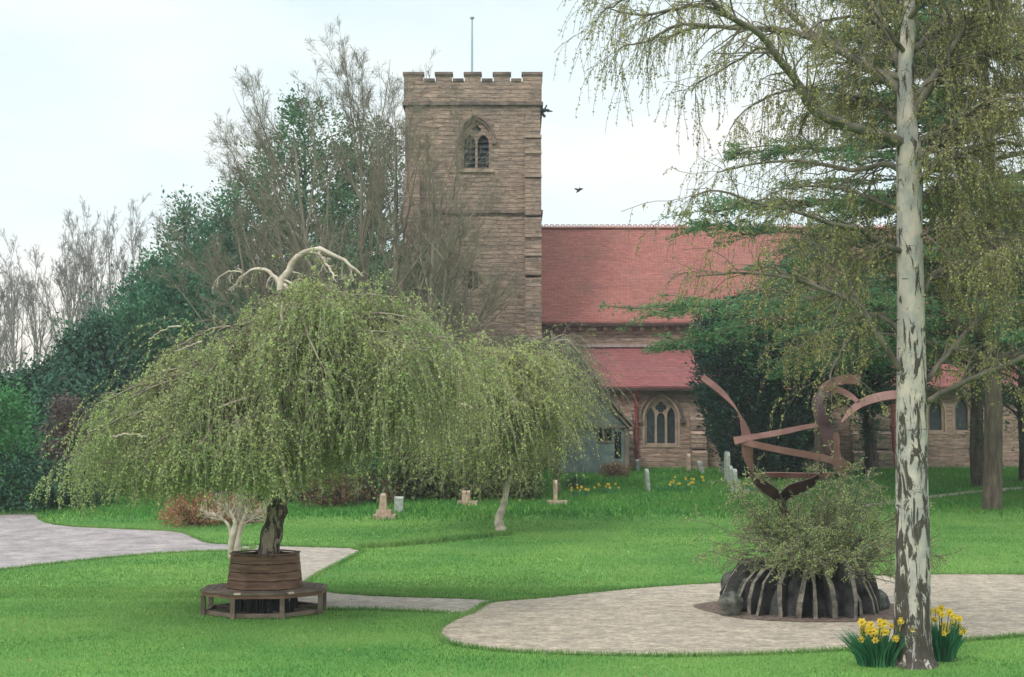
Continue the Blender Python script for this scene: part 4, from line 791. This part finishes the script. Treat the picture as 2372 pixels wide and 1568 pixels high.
# ------------------------------------------------------------------ foreground silver birch
def silver_birch():
    rg = np.random.default_rng(77); bp = G(2113, 1541); Y = bp[1]; root = thing('silver_birch', bp, 'tall silver birch with peeling black and white trunk beside the daffodils', 'tree')
    pts = [(2113, 1560, 46), (2114, 1500, 41), (2112, 1400, 40), (2112, 1250, 38), (2111, 1100, 36), (2111, 950, 34.5), (2111, 850, 33), (2109, 700, 31), (2106, 550, 29.5), (2105, 430, 29), (2104, 350, 30), (2100, 280, 23), (2097, 180, 19), (2102, 80, 17), (2110, -20, 15), (2115, -200, 15), (2120, -450, 9)]
    K = 150; A = spline(np.array([list(at(x, y, Y))+[w*Y/FD] for x, y, w in pts]), K)
    sides = 40; an = np.linspace(0, 2*math.pi, sides, endpoint=False); z = A[:, 2]; rad = A[:, 3][:, None]*(1+.05*np.sin(an[None]*3+z[:, None]*1.3)*np.exp(-z[:, None]*.25)+.045*np.sin(an[None]*11+2*np.sin(z[:, None]*3))*np.exp(-z[:, None]*.6)+rg.normal(0, .01, (K, sides)))
    flare = 1+.35*np.exp(-z/.12)
    V = np.stack([A[:, 0][:, None]+rad*flare[:, None]*np.cos(an), A[:, 1][:, None]+rad*flare[:, None]*np.sin(an), np.broadcast_to(z[:, None], rad.shape)], -1).reshape(-1, 3)
    idx = np.arange(K*sides).reshape(K, sides); nx = np.roll(idx, -1, 1); F = np.stack([idx[:-1], nx[:-1], nx[1:], idx[1:]], -1).reshape(-1, 4)
    M().add(V, F).build('trunk', m_birch, root, True)
    br = M(); c = lambda x: x/1.0544
    lines = [([(2098, 338), (2060, 318), (1990, 300), (1897, 265), (1850, 200), (1800, 130), (1755, 78), (1700, 45), (1650, 8), (1600, -40)], .085, .03, -1.5, 1),
        ([(2096, 225), (2060, 190), (1990, 145), (1900, 95), (1830, 75), (1740, 65), (1660, 62), (1580, 72), (1530, 100)], .09, .012, 1.2, 1),
        ([(2097, 180), (2000, 160), (1960, 130), (1860, 60), (1810, 10), (1770, -60)], .06, .03, 2.5, 1),
        ([(1700, 45), (1630, 15), (1570, 20), (1500, 35), (1450, 30), (1400, 20)], .035, .008, -.8, 1),
        ([(1640, 58), (1560, 62), (1500, 95), (1450, 105), (1425, 120)], .03, .008, .6, 1),
        ([(1830, 158), (1770, 112), (1730, 130), (1690, 150), (1620, 190), (1600, 215)], .028, .008, .8, 1),
        ([(1900, 265), (1870, 205), (1820, 210), (1780, 225), (1720, 260), (1690, 300)], .026, .008, -.6, 1),
        ([(2106, 585), (2060, 575), (2030, 560), (1990, 530), (1930, 520), (1840, 490), (1750, 470), (1660, 440), (1600, 455)], .05, .01, -1.2, 1),
        ([(2108, 650), (2085, 600), (2060, 575), (2025, 582), (1990, 600), (1960, 590)], .045, .012, 1., 1),
        ([(2095, 870), (2060, 820), (2020, 755), (1985, 705), (1940, 685), (1870, 655), (1800, 640), (1700, 632), (1610, 640)], .06, .01, -.8, 1),
        ([(1985, 705), (1930, 685), (1880, 690), (1800, 672), (1760, 670)], .03, .01, .8, 1),
        ([(1985, 705), (1960, 640), (1900, 575), (1850, 540)], .03, .01, 1.5, 1),
        ([(2040, 790), (2000, 760), (1960, 790), (1930, 850), (1915, 890)], .03, .01, -.6, 1),
        ([(2112, 740), (2150, 650), (2185, 625), (2240, 600), (2290, 570), (2371, 510), (2450, 470)], .05, .02, 1.2, 1),
        ([(2140, 935), (2170, 918), (2230, 885), (2300, 858), (2345, 838), (2420, 800)], .05, .03, -.8, .3),
        ([(2130, 900), (2170, 850), (2220, 790), (2270, 740), (2330, 712), (2420, 690)], .045, .025, .9, .6),
        ([(2108, 340), (2190, 300), (2250, 270), (2330, 200), (2420, 150)], .07, .02, .8, 1),
        ([(2100, 300), (2140, 220), (2200, 120), (2260, 20), (2300, -80)], .08, .03, -.5, 1),
        ([(2098, 200), (2060, 90), (2010, -10), (1980, -90)], .07, .03, 1., 1),
        ([(2108, 430), (2170, 385), (2240, 350), (2330, 330), (2420, 350)], .06, .02, -1.5, 1),
        ([(2100, 400), (2050, 380), (1980, 395), (1900, 380), (1820, 372), (1720, 385), (1660, 400)], .05, .01, 1.5, 1),
        ([(2104, 500), (2040, 470), (1960, 440), (1860, 430), (1780, 450)], .05, .01, 2.5, 1),
        ([(2112, 800), (2060, 745), (2000, 730), (1930, 760), (1860, 800), (1800, 810)], .04, .01, 2.0, 1),
        ([(1750, -60), (1640, -40), (1540, -20), (1450, 0), (1390, 30)], .04, .01, 1.5, 1),
        ([(2112, 120), (2180, 60), (2260, 40), (2371, 60)], .06, .02, 2.2, 1),
        ([(2104, 380), (2180, 330), (2260, 250), (2371, 230), (2460, 260)], .05, .012, -1.8, 1.2), ([(2100, 250), (2170, 170), (2270, 130), (2371, 140), (2450, 180)], .05, .012, -.6, 1.2),
        ([(2104, 480), (2160, 440), (2240, 430), (2330, 450), (2420, 500)], .04, .01, 2.2, 1.2), ([(2100, 60), (2150, -30), (2240, -60), (2340, -40), (2430, 20)], .05, .012, -1.4, 1.3),
        ([(2102, 130), (2040, 60), (1980, 40), (1900, 50), (1850, 90)], .04, .01, -1.8, 1.2), ([(2100, 300), (2040, 250), (1970, 220), (1900, 240), (1850, 290)], .04, .01, 2.2, 1.2),
        ([(2106, 560), (2170, 530), (2230, 530), (2290, 560), (2330, 610)], .035, .01, -1.3, 1.2), ([(2100, 20), (2050, -60), (1960, -70), (1860, -40), (1790, 10)], .05, .01, .8, 1.2)]
    PS = []; wt = []
    for p, r0, r1, dy, dens in lines:
        s0 = -.25 if p[0][0] < 2070 else 0
        P = np.array([at(x, y, Y+dy*(k/(len(p)-1))) for k, (x, y) in enumerate(p)]); P = spline(P, 24); P[1:-1] += rg.normal(0, .008, (22, 3)); R = np.linspace(r0, r1, 24); br.tubes(P, R, 7); PS.append((P, R, dens))
    twP = []
    for P, R, dens in PS:
        Lc = np.linalg.norm(np.diff(P, axis=0), axis=1).sum(); left = P[:, 0].mean() < 5.2; m = max(3, int(Lc*(8.5 if left else 19)*dens))
        S2, D2, L2, r2 = spawn(rg, P[None], R[None], m, .12, 1, .75, .3, .4, .3); L2 = rg.uniform(.35, 1.1, m); P2 = grow(rg, S2, D2, L2, 7, .14, (0, 0, -.05)); R2 = np.maximum(taper(np.minimum(r2, .016), 7, .3), .004); br.tubes(P2, R2, 4)
        S3, D3, L3, r3 = spawn(rg, P2, R2, 5 if left else 7, .1, 1, .7, .5, .5, .3); n = len(S3); L3 = rg.uniform(.2, 1.0, n)*rg.uniform(.5, 1.1, n); D3 = D3*.8; D3[:, 2] -= .3; twP.append(grow(rg, S3, D3, L3, 7, .1, (0, 0, -.38)))
    br.build('branches', m_twigb, root, True)
    P3 = np.concatenate(twP); tw = M(); tw.tubes(P3, np.full((len(P3), 7), .0028), 3); tw.build('twigs', m_twigb, root)
    C, A_ = along(rg, P3, 15, .1, 1); lf = M(); leafy(rg, lf, C, .037, .58, down=.9, jit=.015); lf.build('crown', L_sb, root)
silver_birch()

# ------------------------------------------------------------------ tree bench
def bench():
    c = G(613, 1417); R = 1.2; root = thing('tree_bench', (c[0], c[1], 0), 'octagonal brown wooden bench with a tall slatted surround round the weeping birch', 'bench')
    A0 = math.radians(-90-19.7+0)
    def ring(r, k): a = A0+k*math.pi/4; return np.array([c[0]+r*math.cos(a), c[1]+r*math.sin(a)])
    def oct(m, r0, r1, z0, z1, k, slope=0., gap=.0):
        a, b, d, e = ring(r0, k), ring(r0, k+1), ring(r1, k+1), ring(r1, k)
        V = [(*a, z0), (*b, z0), (*d, z0), (*e, z0), (*a, z1), (*b, z1), (*d, z1), (*e, z1)]
        m.add(V, [(3, 2, 1, 0), (4, 5, 6, 7), (0, 1, 5, 4), (1, 2, 6, 5), (2, 3, 7, 6), (3, 0, 4, 7)])
    # slatted surround: four courses of boards, leaning inwards
    for row in range(4):
        m = M(); z0 = .475+row*.152; z1 = z0+.137
        for k in range(8):
            rr = lambda z: .725-.07*(z-.475)/.6
            a, b = ring(rr(z0), k), ring(rr(z0), k+1); d, e = ring(rr(z1), k+1), ring(rr(z1), k)
            ai, bi, di, ei = ring(rr(z0)-.03, k), ring(rr(z0)-.03, k+1), ring(rr(z1)-.03, k+1), ring(rr(z1)-.03, k)
            m.add([(*a, z0), (*b, z0), (*d, z1), (*e, z1), (*ai, z0), (*bi, z0), (*di, z1), (*ei, z1)], [(0, 1, 2, 3), (5, 4, 7, 6), (3, 2, 6, 7), (1, 0, 4, 5)])
        m.build('board', m_wood, root)
    m = M()
    for k in range(8): oct(m, .58, .68, 1.084, 1.104, k)
    m.build('rim', m_wood, root)
    m = M()
    for k in range(8):
        a = ring(.58, k); 
        m.bar((*ring(.6, k), .03), (*ring(.55, k), 1.08), .07, .05, (0, 1, 0))
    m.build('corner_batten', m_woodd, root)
    # seat slats
    for r0, r1 in ((.7, .825), (.84, .965), (.98, 1.105), (1.12, 1.215)):
        m = M()
        for k in range(8): oct(m, r0, r1, .43, .46, k)
        m.build('seat_slat', m_woodl, root)
    m = M()
    for k in range(8): oct(m, 1.16, 1.19, .36, .428, k)
    m.build('seat_frame', m_wood, root)
    for k in range(8):
        p = ring(1.15, k); q = ring(.62, k); m = M(); u = (p-q)/np.linalg.norm(p-q); h = .04
        m.box(p[0]-h, p[0]+h, p[1]-h, p[1]+h, -.02, .358); m.build('leg', m_woodl, root)
        
        for zq in (.39, .06): M().bar((*q, zq), (*(p-u*.05), zq), .045, .06).build('bearer', m_woodl, root)
    m = M()
    for k in range(8): oct(m, 1.06, 1.11, .02, .09, k)
    m.build('foot_rail', m_woodl, root)
    # dark upright boards under the surround
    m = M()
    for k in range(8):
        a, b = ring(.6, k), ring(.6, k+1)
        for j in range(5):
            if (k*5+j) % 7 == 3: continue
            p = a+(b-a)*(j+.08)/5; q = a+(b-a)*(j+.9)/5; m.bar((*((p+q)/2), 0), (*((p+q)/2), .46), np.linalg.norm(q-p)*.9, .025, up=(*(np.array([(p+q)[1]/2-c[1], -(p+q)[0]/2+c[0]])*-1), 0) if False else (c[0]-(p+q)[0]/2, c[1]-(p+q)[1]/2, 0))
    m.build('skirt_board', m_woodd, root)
    for k, f in ((0, .05), (1, .12)):
        a, b = ring(1.2, k), ring(1.2, k+1) ; p = a+(b-a)*(f-.0); q = a+(b-a)*(f+.13); 
        m = M(); m.bar((*p, .455), (*q, .455), .006+.04, .035); m.build('plaque', m_plaque, root)
bench()

# ------------------------------------------------------------------ stone mound, sculpture, shrub
def mound():
    rg = np.random.default_rng(8); c = np.array([mc[0], mc[1], 0]); root = thing('slate_mound', c, 'dome of leaning slate fins set in mulch under the red steel sculpture', 'rock sculpture')
    co = M(); n = 16; 
    prof = [(1.22, -.05), (1.15, .3), (.98, .58), (.5, .74), (.05, .8)]
    V = [(c[0]+r*math.cos(a)*(1+.03*math.sin(a*5)), c[1]+r*math.sin(a), z) for r, z in prof for a in np.linspace(0, 2*math.pi, n, endpoint=False)]
    idx = np.arange(len(prof)*n).reshape(len(prof), n); nx = np.roll(idx, -1, 1); co.add(V, np.stack([idx[:-1], nx[:-1], nx[1:], idx[1:]], -1).reshape(-1, 4)); co.build('core', m_slate_shade, root, True)
    N_ = 27
    for k in range(N_):
        a = 2*math.pi*k/N_+rg.normal(0, .035); th = rg.uniform(.05, .11); u = np.array([math.cos(a), math.sin(a)]); v = np.array([-u[1], u[0]]); s = rg.uniform(.92, 1.08); tl = rg.normal(0, .08)
        pr = [(1.5, -.02), (1.47, .3), (1.34, .6), (1.13, .82+rg.uniform(-.05, .1)), (.86, .9), (.75, .7), (1.05, .3), (1.15, -.02)]
        pr = [(r*s+rg.normal(0, .03), z*s if z > 0 else z) for r, z in pr]
        V = []
        for sd_ in (-1, 1):
            for r, z in pr:
                t_ = th*rg.uniform(.6, 1.15)/2*sd_+tl*z; V.append((c[0]+u[0]*r+v[0]*t_, c[1]+u[1]*r+v[1]*t_, z))
        m = M(); q = len(pr); m.add(V, [(i, (i+1) % q, (i+1) % q+q, i+q) for i in range(q)]); m.F.append(np.array([(0, 1, 6), (0, 6, 7), (1, 2, 6), (2, 5, 6), (2, 3, 5), (3, 4, 5)])); m.I.append(0); m.F.append(np.array([(0, 6, 1), (0, 7, 6), (1, 6, 2), (2, 6, 5), (2, 5, 3), (3, 5, 4)])+q); m.I.append(0)
        m.I[0] = 0; m.I[1] = 1; m.I[2] = 1; m.build('slab', [m_slate, m_slate_shade], root)
    for (x, y, r, h) in ((1692, 1420, .2, .5), (1700, 1395, .26, .78), (1720, 1405, .2, .7), (2030, 1405, .24, .4)):
        p = G(x, y+6); m = M(); bm = bmesh.new(); bmesh.ops.create_icosphere(bm, subdivisions=3, radius=1)
        V = np.array([v.co[:] for v in bm.verts]); F = np.array([[v.index for v in f.verts] for f in bm.faces]); bm.free()
        V *= (1+.12*np.sin(V[:, [1]]*4+x)+.1*np.sin(V[:, [2]]*5+y)+.08*np.sin(V[:, [0]]*7)); V = V*[r, r*1.1, h/2]+[p[0], p[1], h/2-.06]; m.add(V, F); m.build('boulder', m_boulder, root, True)
mound()
def sculpture():
    c = (mc[0], mc[1]+.1, .0); root = thing('steel_sculpture', c, 'abstract sculpture of curved rust-red steel ribbons rising above the slate mound', 'sculpture'); Y0 = mc[1]
    k = .2551/1.0544; zx = lambda x: (1680+x*.2551)/1.0544; zy = lambda y: (880+y*.2551)/1.0544
    # centreline in photo units, width, depth offset, tilt of the face (radians, + looks up)
    rib = [
     ([(135, 160, 62, -.5), (300, 290, 58, -.55), (420, 415, 28, -.6), (488, 515, 12, -.6), (530, 620, 60, -.6), (562, 740, 98, -.6), (568, 840, 108, -.6), (575, 930, 95, -.55), (598, 1020, 52, -.5), (614, 1072, 8, -.45)], .5),
     ([(440, 770, 72, -.7), (600, 738, 52, -.68), (850, 695, 54, -.5), (1090, 645, 46, -.2), (1260, 615, 40, 0)], .35),
     ([(440, 755, 50, -.66), (620, 800, 60, -.72), (850, 850, 60, -.7), (1000, 878, 62, -.6), (1150, 905, 62, -.5), (1300, 935, 62, -.4), (1480, 990, 70, -.2), (1590, 1045, 30, 0)], -.1),
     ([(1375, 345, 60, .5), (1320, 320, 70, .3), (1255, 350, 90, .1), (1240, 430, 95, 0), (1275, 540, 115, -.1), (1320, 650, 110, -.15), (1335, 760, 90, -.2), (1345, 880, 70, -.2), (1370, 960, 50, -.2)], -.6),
     ([(1405, 690, 60, -.1), (1410, 780, 90, -.1), (1405, 860, 95, -.1), (1425, 960, 110, -.1), (1460, 1040, 120, -.1), (1500, 1110, 60, 0)], .5),
     ([(1645, 188, 92, .8), (1540, 180, 88, .8), (1440, 195, 80, .7), (1340, 232, 70, .6), (1262, 285, 55, .4)], -.15),
     ([(1250, 285, 30, .4), (1330, 262, 48, .5), (1440, 285, 58, .6), (1540, 330, 52, .5), (1625, 395, 40, .3)], -.3),
     ([(2100, 345, 82, .2), (1995, 330, 82, .2), (1880, 342, 82, .25), (1760, 370, 80, .3), (1640, 420, 70, .3), (1545, 500, 46, .2), (1465, 595, 16, .1)], .55),
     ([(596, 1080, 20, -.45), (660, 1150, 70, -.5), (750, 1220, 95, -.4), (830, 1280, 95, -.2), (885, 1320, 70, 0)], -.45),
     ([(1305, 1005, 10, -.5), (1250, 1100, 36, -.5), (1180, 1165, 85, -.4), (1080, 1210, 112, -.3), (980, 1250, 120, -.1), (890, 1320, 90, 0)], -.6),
     ([(590, 1100, 40, .3), (800, 1095, 48, .5), (1050, 1100, 48, .5), (1250, 1100, 44, .4), (1400, 1090, 36, .2)], -.4)]
    for pts, tilt in rib:
        n = 40; Q = spline(np.array(pts, float), n); P = np.array([at(zx(x), zy(y), Y0+d) for x, y, w, d in Q]); w = Q[:, 2]*k*Y0/FD
        T = norm(np.gradient(P, axis=0)); vw = np.array([0, 1., 0]); B = norm(np.cross(T, vw)); B[B[:, 2] < 0] *= -1
        if (np.abs(np.diff(B, axis=0)).max() > 1): B = norm(np.cross(T, vw)); B *= np.sign(B[n//2, 2] or 1)
        B = norm(B*math.cos(tilt)+vw*math.sin(tilt)*1.0); W_ = B*(w/2/max(.35, math.cos(tilt)))[:, None]; Nn = norm(np.cross(T, B))*.012
        V = np.stack([P-W_-Nn, P+W_-Nn, P+W_+Nn, P-W_+Nn], 1).reshape(-1, 3); i = np.arange(n*4).reshape(n, 4)
        F = np.concatenate([np.stack([i[:-1, a], i[:-1, b], i[1:, b], i[1:, a]], -1) for a, b in ((0, 1), (1, 2), (2, 3), (3, 0))]+[i[[0]], i[[-1]][:, ::-1]])
        M().add(V, F).build('ribbon', m_rust_shade if tilt in (-.6, -.45) else m_rust, root)  # downward-facing ribbons take the steel with painted shade
    st = spline(np.array([list(at(zx(885), zy(1310), Y0))+[.1], list(at(zx(910), zy(1420), Y0))+[.075], list(at(zx(960), zy(1540), Y0))+[.06], list(at(1850, 1300, Y0))+[.07], [mc[0], mc[1], .6, .1]]), 20)
    M().tubes(st[:, :3], st[:, 3], 6).build('stem', m_gut, root, True)
sculpture()
def mound_shrub():
    rg = np.random.default_rng(12); c = np.array([mc[0]+.05, mc[1]-.1, .7]); root = thing('twiggy_shrub', c, 'twiggy yellow-green shrub spilling over the top of the slate mound', 'shrub')
    n = 100; ph = rg.uniform(0, 6.283, n); el = rg.uniform(.25, 1.4, n); D = np.stack([np.cos(ph)*np.cos(el), np.sin(ph)*np.cos(el), np.sin(el)], 1); L = rg.uniform(1.0, 2.2, n); L = np.where(D[:, 0] > .2, L*1.12, L)
    P1 = grow(rg, c+rg.normal(0, .12, (n, 3))*[1, 1, .2], D, L, 10, .12, (0.01, 0, -.035)); k_ = P1[:, :, 2].min(1) > .5; P1 = P1[k_]; n = len(P1); R1 = taper(np.full(n, .018), 10, .3); w = M(); w.tubes(P1, R1, 5)
    S2, D2, L2, r2 = spawn(rg, P1, R1, 12, .2, 1, .8, .45, .6, .3); P2 = grow(rg, S2, D2, L2, 7, .15, (0, 0, -.05)); k_ = P2[:, :, 2].min(1) > .72-.12*rg.exponential(1, len(P2)); P2 = P2[k_]; r2 = r2[k_]; w.tubes(P2, np.maximum(taper(r2, 7, .4), .0045), 4)
    S3, D3, L3, r3 = spawn(rg, P2, taper(r2, 7, .4), 6, .2, 1, .8, .6, .6, .3); L3 = np.maximum(L3, .12); P3 = grow(rg, S3, D3, L3, 5, .15, (0, 0, -.12)); P3 = P3[P3[:, :, 2].min(1) > .78-.12*rg.exponential(1, len(P3))]; w.tubes(P3, np.full((len(P3), 5), .0035), 3); w.build('stems', m_twigb, root)
    C, A = along(rg, P3, 7, .1, 1); lf = M(); leafy(rg, lf, C, .034, .6, down=.2, jit=.012); lf.build('foliage', L_wb, root)
mound_shrub()

# ------------------------------------------------------------------ daffodils
def daffodils(label, c, rx, ry, h, nb, nf, seed, group=None, fs=.05, bx=0):
    rg = np.random.default_rng(seed); c = np.array(c, float); root = thing('daffodil_clump', c, label, 'daffodils', group); a = rg.uniform(0, 6.283, nb); u = np.sqrt(rg.uniform(0, 1, nb))
    B = np.stack([c[0]+rx*u*np.cos(a)*.7, c[1]+ry*u*np.sin(a)*.7, np.full(nb, c[2]-.01)], 1); hh = h*rg.uniform(.55, 1.05, nb)
    K = 5; s = np.linspace(0, 1, K); ln = np.stack([np.cos(a)*u*rx*.7+rg.normal(0, .05, nb), np.sin(a)*u*ry*.7+rg.normal(0, .05, nb)], 1)
    P = B[:, None]+np.zeros((1, K, 3)); P[:, :, :2] += ln[:, None]*(s[None, :, None]**1.7); P[:, :, 2] += hh[:, None]*(s*(1-.12*s))[None]
    w = .011*(1-s**3*.9); q = rg.uniform(0, 6.283, nb); sd_ = np.stack([np.cos(q), np.sin(q), 0*q], 1)[:, None]*w[None, :, None]*(h/.5)
    V = np.stack([P-sd_, P+sd_], 2).reshape(-1, 3); i = np.arange(nb*K*2).reshape(nb, K, 2); F = np.stack([i[:, :-1, 0], i[:, :-1, 1], i[:, 1:, 1], i[:, 1:, 0]], -1).reshape(-1, 4)
    st = M(); st.add(V, F); heads = []
    for _ in range(nf):
        a1, u1 = rg.uniform(0, 6.283), math.sqrt(rg.uniform(0, 1)); b = np.array([c[0]+rx*.5*u1*math.cos(a1), c[1]+ry*.5*u1*math.sin(a1), c[2]]); t = np.array([c[0]+bx+rx*.95*u1*math.cos(a1), c[1]+ry*.95*u1*math.sin(a1)-.05, c[2]+h*rg.uniform(.62, 1.12)])
        st.tubes(np.array([b, (b*.45+t*.55)+[0, 0, h*.06], t]), np.array([.006, .005, .004])*(h/.5), 4); heads.append(t)
    st.build('leaves', L_daf, root)
    for t in heads:
        d = norm(np.array([rg.normal(0, .6), -1, rg.normal(-.1, .25)])); e = norm(np.cross(d, [0, 0, 1.])); f = np.cross(e, d); m = M(); r = fs*rg.uniform(.8, 1.15)
        for k in range(6):
            a1 = k*math.pi/3; o = e*math.cos(a1)+f*math.sin(a1); p = e*-math.sin(a1)+f*math.cos(a1)
            m.add([t, t+o*r*.55+p*r*.36, t+o*r+d*r*.1, t+o*r*.55-p*r*.36], [(0, 1, 2, 3)])
        rings = [(0, .25), (.5, .3), (.8, .46)]; V = [t+d*z*r+(e*math.cos(x)+f*math.sin(x))*q_*r for z, q_ in rings for x in np.linspace(0, 2*math.pi, 8, endpoint=False)]
        ix = np.arange(24).reshape(3, 8); nx = np.roll(ix, -1, 1); m.add(V, np.stack([ix[:-1], nx[:-1], nx[1:], ix[1:]], -1).reshape(-1, 4)); m.build('flower', L_dafy, root)
    return root
daffodils('daffodil clump with yellow blooms at the left foot of the silver birch', G(2035, 1542), .42, .28, .6, 330, 36, 201, 'daffodils at the birch foot', .064, .12)
daffodils('daffodil clump with yellow blooms at the right foot of the silver birch', G(2180, 1530), .3, .26, .68, 240, 24, 202, 'daffodils at the birch foot', .058, .05)
for k, (x, y, rx, lb) in enumerate([(1400, 1142, .8, 'clump of small daffodils on the churchyard grass below the porch'), (1345, 1150, .4, 'small daffodil clump just right of the edge-on headstone'), (1560, 1138, .9, 'daffodil clump right of the leaning thin headstone'), (1610, 1125, 1.0, 'wide daffodil clump below the short leaning headstone'), (1740, 1140, .7, 'daffodil clump right of the row of tall headstones'), (2000, 1098, .7, 'daffodil clump below the churchyard wall corner beside the birch trunk')]):
    daffodils(lb, G(x, y), rx, .5, .34, 110, 9, 210+k, 'daffodils in the churchyard', .06)

# ------------------------------------------------------------------ headstones
def headstone(x, yt, yb, m, label, style='slab', lean=0., w=.62, th=.13, rz=0., base=False, grp='headstones in the churchyard'):
    p = G(x, yb); Y = p[1]; h = (yb-yt)/FD*Y*1.0; root = thing('headstone', p, label, 'headstone', grp); o = M()
    if style == 'slab':
        pr = [(-w/2, -.1), (w/2, -.1), (w/2, h*.86)]+[(w/2*math.cos(a), h*.86+h*.14*math.sin(a)) for a in np.linspace(.3, math.pi-.3, 7)]+[(-w/2, h*.86)]
        V, T, Q = plate(pr, [], 'x', -th/2, th/2)
        V = V.copy(); V[:, 0] += V[:, 2]*math.tan(lean); c_, s_ = math.cos(rz), math.sin(rz); V = np.stack([V[:, 0]*c_-V[:, 1]*s_, V[:, 0]*s_+V[:, 1]*c_, V[:, 2]], 1)+p
        o.add(V, T); o.F.append(np.array(Q)); o.I.append(0); o.build('stone', m, root)
    else:
        r = w/2; K = [(r, .0), (r*.92, h*.5), (r*.8, h*.92), (r*.45, h)]; V = [(p[0]+rr*sx+zz_*math.tan(lean), p[1]+rr*sy, p[2]+zz_) for rr, zz_ in K for sx, sy in ((-1, -1), (1, -1), (1, 1), (-1, 1))]
        i = np.arange(16).reshape(4, 4); nx = np.roll(i, -1, 1); o.add(V, np.concatenate([np.stack([i[:-1], nx[:-1], nx[1:], i[1:]], -1).reshape(-1, 4), i[[-1]]])); o.build('stone', m, root)
    if base:
        b = M(); b.box(p[0]-.3, p[0]+.42, p[1]-.42, p[1]+.42, p[2]-.05, p[2]+.11); 
        if style == 'pillar': b.box(p[0]-.2, p[0]+.28, p[1]-.3, p[1]+.3, p[2]+.113, p[2]+.26)
        b.build('base', m, root)
headstone(887, 1143, 1199, m_headA, 'pinkish stone pillar on a stepped base, left of the small weeping tree', 'pillar', w=.26, base=True)
headstone(924, 1150, 1186, m_headB, 'small grey headstone right behind the pinkish pillar', w=.4, th=.3)
headstone(1079, 1136, 1167, m_headA, 'short pinkish headstone on a base under the weeping tree', w=.5, th=.3, base=True)
headstone(1286, 1112, 1166, m_headA, 'tall narrow edge-on headstone with a base, right of the small weeping tree', base=True)
headstone(1475, 1064, 1094, m_headB, 'grey headstone at the foot of the red downpipe', th=.16)
headstone(1501, 1086, 1137, m_headB, 'thin pale headstone leaning left, nearest below the tracery window', lean=-.08)
headstone(1594, 1051, 1094, m_headA, 'narrow brown headstone between the tracery window and the buttress', th=.14)
headstone(1625, 1068, 1096, m_headB, 'short pale headstone leaning left before the buttress', lean=-.25, th=.2)
headstone(1672, 1062, 1098, m_headB, 'leftmost bluish headstone of the tall row at the yew', th=.2)
headstone(1684, 1046, 1115, m_headB, 'tallest grey headstone in the row at the yew', th=.17)
headstone(1691, 1079, 1128, m_headB, 'middle headstone of the tall row at the yew', th=.13)
headstone(1700, 1086, 1140, m_headB, 'nearest bluish headstone of the tall row at the yew', th=.16)
headstone(1708, 1111, 1140, m_headB, 'small headstone on a pale base at the right end of the row', th=.1, base=True)
headstone(1869, 1057, 1078, m_headA, 'small headstone seen through the steel ribbons, left one', th=.14)
headstone(1905, 1045, 1092, m_headA, 'light headstone seen through the steel ribbons, right one', th=.2)
headstone(1948, 1042, 1064, m_headB, 'small white headstone just right of the steel sculpture', th=.14)
headstone(1977, 1038, 1078, m_headB, 'bluish headstone right of the steel sculpture', th=.17)
headstone(1998, 1048, 1072, m_headD, 'low dark headstone against the aisle wall', th=.6)
headstone(2041, 1023, 1070, m_headD, 'tall black headstone beside the birch trunk', th=.28)
headstone(2058, 1021, 1070, m_headB, 'pale narrow headstone touching the birch trunk in view', th=.22)

# ------------------------------------------------------------------ air
hz = M(); hz.box(-150, 150, -20, 150, -1, 45); m_air = bpy.data.materials.new('damp_air'); m_air.use_nodes = True; t_ = m_air.node_tree; t_.nodes.clear()
o_ = N(t_, 'ShaderNodeOutputMaterial'); pv = N(t_, 'ShaderNodeVolumePrincipled'); pv.inputs['Color'].default_value = (.93, .97, 1, 1); pv.inputs['Density'].default_value = .0007; pv.inputs['Anisotropy'].default_value = .3; t_.links.new(pv.outputs[0], o_.inputs['Volume'])
tag(hz.build('haze', m_air), kind='stuff')

# ------------------------------------------------------------------ bird
def bird():
    p = at(1340, 441, 55); root = thing('bird', p, 'small dark bird flying in the sky right of the tower', 'bird'); bd = M()
    P = spline(np.array([(-.1, 0, -.09, .01), (-.05, 0, -.05, .03), (0, 0, 0, .05), (.03, 0, .06, .035), (.045, 0, .09, .028), (.06, 0, .11, .004)]), 14); bd.tubes(P[:, :3]+p, P[:, 3], 8); bd.build('body', m_bird, root, True)
    for s in (-1, 1):
        w = M(); V = [(s*.02, -.02, .05), (s*.1, 0, .09), (s*.19, .02, .07), (s*.13, .01, .03), (s*.03, .0, -.02)]; V = [np.array(v)+p for v in V]; w.add(V+[v+[0, .012, 0] for v in V], [(0, 1, 2, 3, 4), (9, 8, 7, 6, 5)]); w.F.append(np.array([(i, (i+1) % 5, (i+1) % 5+5, i+5) for i in range(5)])); w.I.append(0); w.build('wing', m_bird, root)
bird()
for o in bpy.data.objects:
    if '_o' in o: del o['_o']
